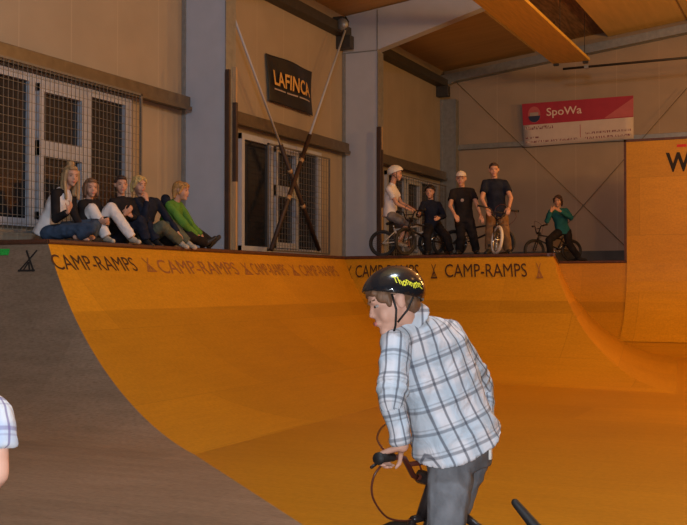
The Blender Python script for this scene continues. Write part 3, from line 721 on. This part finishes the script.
link('clip', boxes([(a + V((.5, -.04, -.04)), a + V((.6, .04, .04)))]), 'steel', pp, False)

# ------------------------------------------------------------------ banners
def wallpatch(ax, plane, corners, nx=20, ny=8, bulge=.05):
    """corners: pixel TL, TR, BR, BL on a wall plane"""
    q = [on(ax, *c, plane) for c in corners]
    sgn = V((1, 0, 0)) if ax == 0 else V((0, -1, 0))
    def fn(x, y, off=0): 
        p = (q[3].lerp(q[2], x)).lerp(q[0].lerp(q[1], x), y); return p + sgn * (bulge * math.sin(x * math.pi) * .5 + .02 * math.sin(x * 9 + y * 4) * (bulge > .03) + off)
    return fn
def grid(fn, x0, x1, y0, y1, nx, ny, off=0):
    vs = [fn(x0 + (x1 - x0) * i / nx, y0 + (y1 - y0) * j / ny, off) for j in range(ny + 1) for i in range(nx + 1)]
    return fromdata(vs, [(j * (nx + 1) + i, j * (nx + 1) + i + 1, (j + 1) * (nx + 1) + i + 1, (j + 1) * (nx + 1) + i) for j in range(ny) for i in range(nx)])
fn = wallpatch(0, XL + .05, ((266.5, 53), (311.5, 72), (312.5, 116), (269, 101)), bulge=.12)
r = thing('wall_banner', 'black cloth banner with gold lettering high on the window wall', 'banner', fn(.5, 0))
bc = link('cloth', grid(fn, 0, 1, 0, 1, 60, 24), 'ban_black', r)
s = bc.modifiers.new('s', 'SOLIDIFY'); s.thickness = .006
stamp(textmesh('LAFINCA', .02), lambda x, y: fn(.07 + .80 * x, .36 + .32 * y, .045), 'ban_gold', 'lettering', r)
stamp(strokes([(0, .5, .3, .5), (.34, .5, .62, .5), (.66, .5, 1, .5)], .35), lambda x, y: fn(.08 + .8 * x, .24 + .09 * y, .02), 'ban_grey', 'small_print', r)
fn2 = wallpatch(1, YB - .16, ((522, 104), (633.5, 95.5), (633.5, 138.5), (524, 147)), bulge=.0)
r = thing('sponsor_banner', 'crimson and white banner hung on the end wall', 'banner', fn2(.5, 0))
bc = link('vinyl', grid(fn2, 0, 1, 0, 1, 12, 6), 'ban_white', r); s = bc.modifiers.new('s', 'SOLIDIFY'); s.thickness = .01; s.offset = -1
link('crimson_field', grid(fn2, 0, 1, .50, 1, 12, 4, .004), 'ban_red', r)
fl = link('pale_flash', fromdata([fn2(.74, .52, .008), fn2(1, .52, .008), fn2(1, .95, .008)], [(0, 1, 2)]), 'ban_pink', r)
stamp(textmesh('SpoWa', .01), lambda x, y: fn2(.225 + .32 * x, .62 + .24 * y, .010), 'ban_cream', 'lettering', r)
def disc(cx_, cy_, rx_, ry_, off, half=False):
    n = 24; return fromdata([fn2(cx_ + rx_ * math.cos(2 * math.pi * i / n), cy_ + (ry_ * math.sin(2 * math.pi * i / n) if not half else min(0, ry_ * math.sin(2 * math.pi * i / n))), off) for i in range(n)], [tuple(range(n))])
link('emblem', disc(.11, .73, .058, .19, .008), 'ban_pink', r, False)
link('emblem_base', disc(.11, .70, .055, .15, .012, True), 'ban_navy', r, False)
link('emblem_band', grid(fn2, .07, .15, .70, .78, 4, 1, .016), 'ban_grey', r)
def print_mat(name, wx, wy):
    m = bpy.data.materials.new(name); m.use_nodes = True; nt = m.node_tree; N = nt.nodes; L = nt.links; b = N['Principled BSDF']; b.inputs['Roughness'].default_value = .5
    tc = N.new('ShaderNodeTexCoord'); mp = N.new('ShaderNodeMapping'); mp.inputs['Scale'].default_value = (wx, 1, wy); L.new(tc.outputs['Object'], mp.inputs[0])
    nz = N.new('ShaderNodeTexNoise'); nz.inputs['Scale'].default_value = 1; nz.inputs['Detail'].default_value = 1; L.new(mp.outputs[0], nz.inputs['Vector'])
    r = N.new('ShaderNodeValToRGB'); r.color_ramp.elements[0].position = .47; r.color_ramp.elements[1].position = .56
    r.color_ramp.elements[0].color = (.62, .52, .48, 1); r.color_ramp.elements[1].color = (.20, .05, .07, 1); L.new(nz.outputs['Fac'], r.inputs[0]); L.new(r.outputs[0], b.inputs['Base Color']); return m
M['print_fine'] = print_mat('fine printed lines', 34, 9)
for (x0, x1, y, h) in ((.02, .28, .385, .075), (.02, .15, .18, .04), (.02, .50, .08, .045), (.57, .98, .185, .05), (.57, .98, .07, .05)):
    link('small_print', grid(fn2, x0, x1, y, y + h, 6, 1, .006), 'print_fine', r)
link('divider', grid(fn2, .525, .53, .12, .42, 1, 2, .006), 'ban_red', r)

# ------------------------------------------------------------------ bikes
def spline(P, n=8):
    P = [V(p) for p in P]; Q = [P[0] * 2 - P[1]] + P + [P[-1] * 2 - P[-2]]; out = []
    for i in range(1, len(Q) - 2):
        a, b, c, d = Q[i - 1:i + 3]
        for j in range(n):
            t = j / n; out.append((b * 2 + (c - a) * t + (a * 2 - b * 5 + c * 4 - d) * t * t + (b * 3 - a - c * 3 + d) * t ** 3) * .5)
    return out + [P[-1]]
def bmx(label, loc, yaw, group=None, frame='bikeblack', bar='bikeblack', steer=0., lean=0., rise=0., tyre='rubber', saddle_tilt=.25, seat_z=.54, seat_x=-.17, RW=.255, rim='chrome'):
    r = thing('bmx_bike', label, 'bicycle', loc, group, local=True); r.rotation_euler = (lean, 0, yaw)
    WB = .92; rear = V((-WB * .42, 0, RW)); front = V((WB * .58, 0, RW)); bb = V((-.05, 0, .29))
    ht = V((front.x - .12, 0, .60)); hb = V((front.x - .085, 0, .50)); st_ = V((seat_x, 0, seat_z))
    fr = [([bb, hb], .019), ([st_ + V((.01, 0, -.03)), ht], .017), ([bb, st_], .016)]
    for s in (-1, 1): fr += [([bb + V((0, .03 * s, 0)), rear + V((0, .055 * s, 0))], .010), ([st_ + V((.02, .015 * s, -.06)), rear + V((0, .055 * s, 0))], .009)]
    fr += [([hb + (hb - ht) * .15, ht + (ht - hb) * .15], .024), ([bb - V((0, .04, 0)), bb + V((0, .04, 0))], .025)]
    link('frame', tubes(fr, 10), frame, r)
    link('seat_post', tubes([([st_, st_ + V((-.02, 0, .08))], .0125)], 8), 'chrome', r)
    q = Matrix.Rotation(-saddle_tilt, 3, 'Y'); sc = st_ + V((-.03, 0, .11))
    link('saddle', blob([('c', sc + q @ V((-.10, .04, 0)), .028, sc + q @ V((-.10, -.04, 0)), .028), ('c', sc + q @ V((-.10, .0, 0)), .03, sc + q @ V((.15, 0, 0)), .017)], .007, 3), 'rubber', r)
    piv = Matrix.Translation(ht) @ Matrix.Rotation(steer, 4, (ht - hb).normalized()) @ Matrix.Translation(-ht)
    def wheel(c, name, T=None):
        f = (lambda p: T @ p) if T else (lambda p: p); n = 36
        ring = lambda R_: [f(c + V((math.cos(2 * math.pi * i / n), 0, math.sin(2 * math.pi * i / n))) * R_) for i in range(n)]
        w = link(name, tubes([(ring(RW - .025), .027, True)], 10), tyre, r)
        link('rim', tubes([(ring(RW - .058), .012, True)], 8), rim, w)
        sp = [([f(c + V((0, .02 * (-1) ** i, 0))), f(c + V((math.cos(2 * math.pi * i / 28), 0, math.sin(2 * math.pi * i / 28))) * (RW - .06))], .0016) for i in range(28)]
        link('spokes', tubes(sp, 5), rim, w)
        link('hub', tubes([([f(c + V((0, -.06, 0))), f(c + V((0, .06, 0)))], .018)], 10), 'chrome', w)
    wheel(rear, 'wheel'); wheel(front, 'wheel', piv)
    f = lambda p: piv @ V(p)
    cr = hb + (hb - ht) * .2
    fk = [([f(cr + V((0, -.06, 0))), f(cr + V((0, .06, 0)))], .016), ([f(cr), f(ht + (ht - hb) * .3)], .014)]
    for s in (-1, 1): fk.append(([f(cr + V((0, .06 * s, 0))), f(front + V((0, .06 * s, 0)))], [.017, .011]))
    link('fork', tubes(fk, 10), frame, r)
    tp = ht + (ht - hb) * .35; sm = tp + V((.05, 0, .01)); rz_ = .16 + rise
    link('stem', tubes([([f(tp - V((.02, 0, 0))), f(sm + V((.02, 0, 0)))], .028)], 10), 'bikeblack', r)
    bars = [([f(sm + V((0, -.05, 0))), f(sm + V((0, .05, 0)))], .012)]
    for s in (-1, 1):
        bars.append(([f(sm + V((0, .04 * s, 0))), f(sm + V((0, .07 * s, .01))), f(sm + V((-.01, .15 * s, rz_ * .9))), f(sm + V((-.015, .19 * s, rz_))), f(sm + V((-.05, .36 * s, rz_ + .01)))], .0115))
    bars.append(([f(sm + V((-.006, -.115 , rz_ * .62))), f(sm + V((-.006, .115, rz_ * .62)))], .010))
    hbr = link('handlebar', tubes(bars, 10), bar, r)
    G = {}
    for s in (-1, 1):
        a_, b_ = f(sm + V((-.032, .26 * s, rz_ + .006))), f(sm + V((-.052, .375 * s, rz_ + .012))); G[s] = (a_, b_)
        link('grip', tubes([([a_, b_], .0165), ([b_, b_ + (b_ - a_).normalized() * .008], .024)], 12), 'rubber', hbr)
    gl = G[1][0]
    lv = link('brake_lever', tubes([([gl + V((.02, -.02, -.01)), gl + V((.05, .02, -.02)), gl + V((.045, .09, -.03))], .006)], 6), 'bikeblack', hbr)
    link('brake_cable', tubes([(spline([gl + V((.02, .02, -.01)), gl + V((.05, .06, -.07)), gl + V((.06, .05, -.15)), gl + V((.05, -.04, -.24)), gl + V((.02, -.13, -.27)), f(hb) + V((.02, .03, -.02))]), .0042)], 6), 'bikebrown', r)
    link('brake_cable', tubes([(spline([gl + V((.03, -.02, .0)), gl + V((.10, -.06, .06)), gl + V((.12, -.20, .10)), gl + V((.08, -.30, .02)), f(ht) + V((.03, -.02, .02))]), .0042)], 6), 'bikebrown', r)
    cs = [([bb + V((0, -.05, 0)), bb + V((.12, -.06, -.10))], .012), ([bb + V((0, .05, 0)), bb + V((-.12, .06, .10))], .012)]
    link('crank', tubes(cs, 8), 'chrome', r)
    for a_, s in ((bb + V((.12, -.11, -.10)), -1), (bb + V((-.12, .11, .10)), 1)):
        link('pedal', boxes([(a_ - V((.05, .045, .011)), a_ + V((.05, .045, .011)))], .006), 'rubber', r, False)
    n = 24
    link('chainring', tubes([([bb + V((math.cos(2 * math.pi * i / n) * .07, -.045, math.sin(2 * math.pi * i / n) * .07)) for i in range(n)], .006, True), ([bb + V((.07, -.045, .0)), bb + V((-.07, -.045, 0))], .006), ([bb + V((0, -.045, .07)), rear + V((0, -.045, .035))], .004), ([bb + V((0, -.045, -.07)), rear + V((0, -.045, -.035))], .004)], 6), 'chrome', r)
    return r, {s: (r.matrix_basis @ ((g[0] + g[1]) / 2)) for s, g in G.items()}, r

# ------------------------------------------------------------------ people
def JJ(d):
    out = {}
    for k_, v in d.items():
        out[k_] = W(*v) if isinstance(v, tuple) and len(v) == 3 else v
    # limbs stay above the surface that carries the person
    return out
def base_at(px, d, z): p = W(px, 262, d); return V((p.x, p.y, z))
T_ = lambda r, f, u=0: (RT * r + Fh * f + V((0, 0, u)))
GK = 'children sitting on the platform edge'
def lift(J, z):
    for n in ('anL', 'anR'): J[n].z = max(J[n].z, z + .075)
    for n in ('toeL', 'toeR'):
        if n in J: J[n].z = max(J[n].z, z + .03)
    for n in ('knL', 'knR', 'elL', 'elR', 'wrL', 'wrR'): J[n].z = max(J[n].z, z + .06)
    for n in ('pel', 'hipL', 'hipR'): J[n].z = max(J[n].z, z + .105)
    return J
# girl with long blonde hair
J = lift(JJ(dict(head=(71, 176, 13.35), face=T_(.6, -.75, -.15), shR=(53, 195, 13.2), shL=(70, 193, 13.55), elR=(56, 219, 13.1), wrR=(68, 212, 13.0), elL=(74, 213, 13.45), wrL=(80, 226, 13.2),
    hdR=T_(.4, .1, .9), pel=(45, 232, 13.4), hipR=(48, 233, 13.28), hipL=(50, 232, 13.55), knR=(92, 228, 13.05), anR=(78, 238, 13.1), knL=(96, 224, 13.6), anL=(90, 238, 13.2), toeR=(88, 240, 13.1), toeL=(80, 240, 13.2))), DECK)
build_person('girl with long blonde hair, white top with black sleeves, seated cross-legged, leftmost child', J, dict(top='white', sleevem='black', pants='denim_dark', hair=('long', 'hair_blonde'), bun=True, k=0.96, hk=1.2, base=base_at(45, 13.4, DECK)), GK)
J = lift(JJ(dict(head=(91, 188, 13.85), face=T_(.5, -.8, -.1), shR=(80, 206, 13.75), shL=(98, 205, 14.0), elR=(84, 224, 13.6), wrR=(99, 222, 13.55), elL=(106, 220, 13.95), wrL=(108, 222, 13.7),
    pel=(79, 235, 13.95), hipR=(80, 236, 13.85), hipL=(86, 236, 14.05), knR=(92, 209, 13.65), anR=(107, 239, 13.65), knL=(111, 208, 13.95), anL=(133, 240, 13.9), toeR=(113, 242, 13.55), toeL=(139, 242, 13.8))), DECK)
build_person('girl with brown hair and white trousers, knees drawn up in front of her', J, dict(top='black', pants='white', hair=('bob', 'hair_brown'), k=0.90, hk=1.2, base=base_at(79, 13.9, DECK), shoe='shoe_pale'), GK)
J = lift(JJ(dict(head=(121, 185, 14.35), face=T_(.45, -.85, -.1), shR=(111, 204, 14.25), shL=(133, 203, 14.5), elR=(113, 222, 14.1), wrR=(125, 214, 14.05), elL=(138, 221, 14.4), wrL=(131, 216, 14.1), hdR=T_(.6, -.1, .5), hdL=T_(-.5, -.1, .5),
    pel=(118, 237, 14.45), hipR=(119, 238, 14.35), hipL=(124, 238, 14.55), knR=(140, 221, 14.25), anR=(146, 242, 14.3), knL=(146, 222, 14.6), anL=(156, 243, 14.6))), DECK)
build_person('dark haired child in a black jacket, hair pulled back, hands held at the chest', J, dict(top='black', pants='navy', topname='jacket', hair=('back', 'hair_dark'), k=0.92, hk=1.2, base=base_at(118, 14.4, DECK), shoe='shoe'), GK)
J = lift(JJ(dict(head=(139, 185, 14.7), face=T_(.7, -.65, -.15), shR=(136, 203, 14.6), shL=(158, 203, 14.95), elR=(145, 219, 14.45), wrR=(147, 200, 14.45), elL=(168, 219, 15.0), wrL=(178, 233, 14.9), hdR=T_(-.2, .1, .9),
    pel=(141, 238, 14.85), hipR=(143, 239, 14.7), hipL=(148, 239, 15.0), knR=(162, 226, 14.6), anR=(180, 243, 14.9), knL=(170, 224, 15.0), anL=(188, 244, 15.1))), DECK)
build_person('child with light blond hair, dark hooded top and olive trousers, hand at mouth', J, dict(top='navy', pants='olive', topname='jacket', hood=True, hair=('shaggy', 'hair_yellow'), k=0.94, hk=1.2, base=base_at(141, 14.8, DECK), shoe='shoe_pale'), GK)
J = lift(JJ(dict(head=(181, 191, 15.2), face=T_(1, -.1, -.1), shR=(167, 206, 15.05), shL=(179, 206, 15.4), elR=(184, 224, 15.05), wrR=(197, 236, 15.25), elL=(190, 222, 15.45), wrL=(201, 235, 15.6),
    pel=(163, 240, 15.3), hipR=(165, 241, 15.15), hipL=(167, 241, 15.45), knR=(189, 236, 15.15), anR=(205, 243, 15.5), knL=(194, 231, 15.6), anL=(211, 243, 15.8), toeR=(215, 238, 15.55), toeL=(219, 237, 15.85))), DECK)
build_person('boy with sandy bob hair in a green jacket with a dark hood, facing right', J, dict(top='green', pants='black', topname='jacket', hair=('shaggy', 'hair_ginger'), k=0.98, hk=1.2, base=base_at(163, 15.3, DECK), shoe='shoe'), GK)
nb5 = (J['shL'] + J['shR']) / 2
link('hood', blob([('c', nb5 + T_(-.10, -.12, .04), .075, nb5 + T_(-.12, .10, .05), .07), ('c', nb5 + T_(-.12, -.02, .09), .07, nb5 + T_(-.15, 0, -.12), .05)], .011, 3), 'navy', [o for o in COL.objects if o.name.startswith('person') and o.get('label', '').startswith('boy with sandy')][0])

GR = 'bike riders waiting on the platform'
GB = 'bmx bikes on the platform'
def yaw_of(v): return math.atan2(v.y, v.x)
# rider in the white helmet
J = lift(JJ(dict(head=(396, 174, 19.95), face=T_(.95, -.12, -.12), shR=(388, 190, 19.8), shL=(393, 189, 20.15), elR=(397, 204, 19.75), wrR=(408, 209, 19.78), elL=(401, 203, 20.2), wrL=(411, 208, 20.2),
    pel=(390, 214, 19.95), hipR=(391, 216, 19.85), hipL=(392, 216, 20.07), knR=(407, 223, 19.8), anR=(399, 243, 19.8), knL=(405, 229, 20.1), anL=(409, 249, 20.1), toeR=(406, 246, 19.75))), DECK)
r_, H_ = build_person('rider in white helmet, white tee and grey shorts on his bike, facing right', J, dict(top='white', sleeve='short', pants='grey', plen=.3, k=0.94, hk=1.2, base=base_at(391, 19.95, DECK), shoe='shoe_pale'), GR)
helmet(H_, 'helmet_white', r_)
J = lift(JJ(dict(head=(430, 192, 19.5), face=T_(-.3, -.9, -.1), shR=(422, 205, 19.5), shL=(440, 205, 19.55), elR=(419, 215, 19.35), wrR=(420, 214, 19.15), elL=(444, 216, 19.35), wrL=(439, 218, 19.15),
    pel=(433, 225, 19.65), hipR=(429, 226, 19.6), hipL=(437, 226, 19.65), knR=(427, 236, 19.3), anR=(428, 251, 19.4), knL=(445, 235, 19.35), anL=(451, 251, 19.5), toeL=(452, 254, 19.3), toeR=(427, 254, 19.25))), DECK)
r_, H_ = build_person('small rider in dark helmet and navy jacket beside the white helmet rider', J, dict(top='navy', pants='black', topname='jacket', k=0.86, hk=1.2, base=base_at(433, 19.6, DECK), shoe='shoe'), GR)
helmet(H_, 'helmet_black', r_)
J = lift(JJ(dict(head=(461, 179, 19.3), face=T_(-.2, -1, -.1), shR=(452, 193, 19.3), shL=(473, 192, 19.35), elR=(450, 206, 19.15), wrR=(455, 215, 19.0), elL=(477, 205, 19.2), wrL=(481, 216, 19.05),
    pel=(464, 219, 19.35), hipR=(460, 221, 19.35), hipL=(469, 221, 19.35), knR=(461, 236, 19.2), anR=(459, 251, 19.35), knL=(473, 236, 19.2), anL=(476, 251, 19.35), toeR=(457, 253, 19.1), toeL=(478, 253, 19.1))), DECK)
r_, H_ = build_person('rider standing in a white cap, black tee and black trousers, third rider from the left', J, dict(top='black', sleeve='short', pants='black', k=0.98, hk=1.2, base=base_at(464, 19.3, DECK), shoe='shoe'), GR)
cap(H_, 'cap_white', r_)
link('tee_print', blob([('e', (J['shL'] + J['shR']) / 2 + T_(-.02, -.125, -.17), Matrix.Identity(3), (.035, .02, .035))], .006, 1), 'ban_grey', r_)
J = lift(JJ(dict(head=(494, 170, 19.05), face=T_(-.1, -1, -.1), shR=(484, 184, 19.05), shL=(506, 184, 19.05), elR=(482, 199, 18.85), wrR=(487, 209, 18.65), elL=(511, 198, 18.85), wrL=(509, 208, 18.65),
    pel=(497, 213, 19.1), hipR=(492, 215, 19.1), hipL=(502, 215, 19.1), knR=(490, 232, 19.0), anR=(489, 250, 19.1), knL=(505, 232, 18.95), anL=(508, 250, 19.1), toeR=(486, 253, 18.85), toeL=(510, 253, 18.85))), DECK)
r_, H_ = build_person('tallest rider, dark haired, in navy tee and brown trousers behind a handlebar', J, dict(top='navy', sleeve='short', pants='brown', k=1.02, hair=('back', 'hair_dark'), hk=1.1, base=base_at(497, 19.1, DECK), shoe='shoe'), GR)
J = lift(JJ(dict(head=(558, 201, 24.05), face=T_(-.45, -.85, -.15), shR=(549, 213, 24.0), shL=(567, 211, 24.2), elR=(547, 221, 23.8), wrR=(551, 211, 23.7), elL=(571, 218, 24.0), wrL=(560, 211, 23.75), hdR=T_(.5, 0, .5), hdL=T_(-.6, 0, .4),
    pel=(563, 231, 24.2), hipR=(559, 232, 24.15), hipL=(567, 232, 24.2), knR=(549, 240, 23.95), anR=(551, 258, 24.05), knL=(569, 244, 24.05), anL=(579, 258, 24.1), toeL=(586, 260, 24.0))), DECK)
r_, H_ = build_person('rider in a teal jumper apart at the right, hands at the chin over his handlebar', J, dict(top='teal', pants='black', topname='jumper', k=0.98, hk=1.2, hair=('shaggy', 'hair_dark'), base=base_at(563, 24.1, DECK), shoe='shoe'), GR)
def put(label, px, d, head, frame, **kw):
    kw.setdefault('rim', 'bikeblack'); return bmx(label, base_at(px, d, DECK), yaw_of(head), GB, frame=frame, **kw)
put('bmx with a white frame under the rider in the white helmet', 403, 20.0, T_(1, -.05), 'bikewhite', bar='bikeblack')
put('dark bmx held by the small rider in the dark helmet', 427, 19.45, T_(-.75, -.6), 'bikeblack')
put('dark bmx standing behind the rider in the black tee and white cap', 474, 19.75, T_(.9, -.4), 'bikeblack', tyre='rubber')
put('bmx with a pale front tyre pointed at the camera between the tallest rider\'s legs', 496.5, 19.0, T_(-.12, -1), 'bikeblack', steer=.35, tyre='bikewhite', rim='chrome')
put('dark bmx under the rider in the teal jumper', 556, 24.1, T_(-1, -.25), 'bikeblack')

# boy in the foreground and his bike
hdg = T_(-.86, .5); hdg.normalize(); rgt = T_(.5, .86).normalized()
broot, G, _ = bmx('black bmx with dark red handlebar straddled by the boy in the plaid shirt', (0, 0, 0), yaw_of(hdg), None, 'bikeblack', 'bikebrown', steer=-.15, rise=-.065, saddle_tilt=.80, seat_z=.365, seat_x=-.02, RW=.228)
R3 = Matrix.Rotation(yaw_of(hdg), 3, 'Z')
tgt = W(386, 464, 4.02); sh_ = V((tgt.x - G[1].x, tgt.y - G[1].y, 0)); broot.location = sh_
print('grip z', G[1].z, 'target z', tgt.z)
gL = G[1] + sh_; gR = G[-1] + sh_; gd = (gR - gL).normalized(); gd.z = 0; rgt = gd.normalized(); hdg = V((0, 0, 1)).cross(rgt); gL = gL + rgt * .03
up = V((0, 0, 1))
def onground(px, d): p = W(px, 600, d); return V((p.x, p.y, .075))
J = JJ(dict(head=(393.5, 303, 4.15), face=T_(-.95, -.20, -.30), hup=T_(-.10, .12, 1), shL=(396, 341, 4.13), shR=(449, 334, 4.40), elL=(392, 398, 4.02), wrL=gL + up * .045 - hdg * .055, elR=(482, 386, 4.58), wrR=gR + up * .045 - hdg * .055,
    hdL=hdg * .9 - up * .35, hnL=-up * .9 - hdg * .4, hwL=-rgt, hdR=hdg * .9 - up * .35, hnR=-up * .9 - hdg * .4, hwR=rgt,
    pel=(459, 455, 4.29), hipL=(451, 464, 4.23), hipR=(467, 456, 4.36), knL=(446, 536, 4.12), knR=(444, 530, 4.30), anL=onground(450, 4.18), anR=onground(462, 4.44)))
J['toeL'] = J['anL'] + hdg * .15 - up * .045; J['toeR'] = J['anR'] + hdg * .15 - up * .045
kh = .95
def hero_shirt(T, SL):
    ring = lambda px, py, d, hx, hy, hd, dep: (W(px, py, d), W(px + hx, py + hy, d + hd) - W(px, py, d), (W(px + hx, py + hy, d + hd) - W(px, py, d)).cross(W(px + 10, py - 30, d) - W(px, py, d)).normalized() * dep)
    L = [ring(457.5, 442, 4.27, 36, -21, .09, .158), ring(453, 424, 4.27, 34, -15, .09, .145), ring(446, 400, 4.27, 33, -9, .10, .122), ring(437, 372, 4.28, 36, -5, .11, .122), ring(430, 350, 4.28, 36, -3, .12, .12), ring(424, 334, 4.27, 34, -4, .12, .115), ring(416, 322, 4.24, 25, -3, .09, .100), ring(409, 315, 4.21, 18, 2, .05, .078), ring(403, 308, 4.19, 16, 3, .04, .066)]
    P = [('l', L)]
    for s in 'LR':
        sh, el, wr = J['sh' + s], J['el' + s], J['wr' + s]; c0 = W(418, 333, 4.27)
        P += [('c', c0 + (sh - c0) * .3, .068, sh, .058), ('c', sh, .060, el, .054), ('c', el, .052, el + (wr - el) * .5, .044), ('k', el, .053, el + (wr - el) * .97, .036), ('k', el + (wr - el) * .80, .043, el + (wr - el) * .95, .041)]
        # folds round the elbow
        ax = (el - sh).normalized(); fx, fy, _ = frame3(ax)
        for t_ in (.72, .86): 
            q = sh + (el - sh) * t_; P.append(('k', q - ax * .008, .058, q + ax * .012, .061))
    return P
root, H = build_person('boy in black helmet, plaid shirt and grey jeans astride his bike in the foreground', J,
    dict(top='plaid', pants='denim_grey', k=kh, vox=.0055, skin='skin', base=V((J['anL'].x, J['anL'].y, 0)), shoe='shoe', shirtfn=hero_shirt, bodyk=.86, hk=1.10, collar=False, curl=1.05, browm='hair_brown', hair=('shaggy_short', 'hair_brown')))
helmet(H, 'helmet_black', root)
hel = [o for o in COL.objects if o.parent == root and o.name.startswith('helmet')][0]
# standing collar
link('collar', blob([('k', W(411, 322, 4.21), .092, W(400, 308, 4.18), .068), ('c', W(396, 328, 4.13), .012, W(388, 335, 4.10), .010)], .005, 3), 'plaid', [o for o in COL.objects if o.parent == root and o.name.startswith('shirt')][0])
co = [o for o in COL.objects if o.name.startswith('collar')][0]
at = co.data.attributes.new('plaid', 'FLOAT_VECTOR', 'POINT')
o_ = wl(co)
for v in co.data.vertices: q = v.co + o_ - J['head']; at.data[v.index].vector = (q.dot(RT) * 1.1, q.z, 0)
# yellow script on the helmet side (left side of the head faces the camera)
def helm_surf(x, y, off=.017):
    a = (1 - x); fwd = -.002 - .088 * x; upz = .070 - .042 * x + .026 * (y - .5) + .004 * math.sin(x * 16)
    # point on the ellipsoid shell at this forward/up position
    ex = 1 - ((fwd + .012) / .124) ** 2 - ((upz - .035) / .102) ** 2
    lx = -.098 * math.sqrt(max(.02, ex)); n = V((lx / .098 ** 2, (fwd + .012) / .124 ** 2, (upz - .035) / .102 ** 2)).normalized()
    q = V((lx, fwd, upz)) + n * off
    return H.p(*q)
stamp(textmesh('Thonnmc', .02), helm_surf, 'yellow', 'yellow_script', hel)
# brown cord and white block standing in for the right brake lever end
kt = W(489, 452, 4.26)
tgp = link('lever_arm', tubes([([kt + T_(-.02, 0, .02), kt + T_(-.01, -.01, -.02), kt + T_(-.022, -.01, -.06)], .004)], 6), 'bikebrown', root)
link('lever_end', boxes([(kt + V((-.008, -.01, -.03)), kt + V((.012, .01, .015)))], .004), 'leverwhite', tgp)

# person cut by the left edge of the picture
J = JJ(dict(head=(-78, 335, 3.0), face=T_(-.1, 1, -.1), shR=(-7, 410, 3.0), shL=(-118, 405, 3.05), elR=(-3, 474, 2.95), wrR=(-42, 525, 3.15), elL=(-130, 480, 3.0), wrL=(-110, 530, 3.2),
    pel=(-62, 545, 3.05), hipR=(-38, 560, 3.05), hipL=(-86, 560, 3.05), knR=(-38, 660, 3.1), knL=(-88, 660, 3.1), anR=onground(-38, 3.05), anL=onground(-88, 3.05)))
J['anR'] = W(-38, 760, 3.05); J['anL'] = W(-88, 760, 3.05); J['anR'].z = J['anL'].z = .075
build_person('person cut off by the left picture edge, pale plaid short sleeve and bare arm', J, dict(top='plaid2', sleeve='short', pants='denim_grey', k=.86, vox=.008, skin='skin', base=V((J['anR'].x, J['anR'].y, 0)), shoe='shoe', hair=('bob', 'hair_brown')))

# ------------------------------------------------------------------ light
def area(name, loc, target, size, e, col, spread=180):
    l = bpy.data.lights.new(name, 'AREA'); l.shape = 'DISK'; l.size = size; l.energy = e; l.color = col; l.spread = math.radians(spread)
    o = bpy.data.objects.new(name, l); COL.objects.link(o); o.location = loc
    o.rotation_euler = (V(target) - V(loc)).to_track_quat('-Z', 'Y').to_euler(); return o
SOD = (1.0, .50, .13)
for x, y, z, e in ((-2.5, 12.8, 6.2, 50), (2.5, 12.5, 5.8, 280), (-.5, 14.2, 6.3, 350), (4.5, 16.0, 5.6, 720), (5.0, 21.0, 5.2, 850), (3.0, 6.0, 6.0, 60)):
    l = bpy.data.lights.new('hall_lamp', 'POINT'); l.energy = e; l.color = SOD; l.shadow_soft_size = .25
    o = bpy.data.objects.new('hall_lamp', l); COL.objects.link(o); o.location = (x, y, z)
fl = bpy.data.lights.new('camera_flash', 'POINT'); fl.energy = 520; fl.color = (.90, .94, 1.0); fl.shadow_soft_size = .03
fo = bpy.data.objects.new('camera_flash', fl); COL.objects.link(fo); fo.location = CAM + RT * .05 + V((0, 0, .08))
area('front_fill', (-1.0, 3.0, 6.2), (-8.6, 14, 2.5), 1.2, 360, (.74, .86, 1.0))  # added cool fill on the children and pillars, not a fixture of the hall
w = bpy.data.worlds.new('world'); S.world = w; w.use_nodes = True
w.node_tree.nodes['Background'].inputs[0].default_value = (.75, .62, .6, 1); w.node_tree.nodes['Background'].inputs[1].default_value = .03
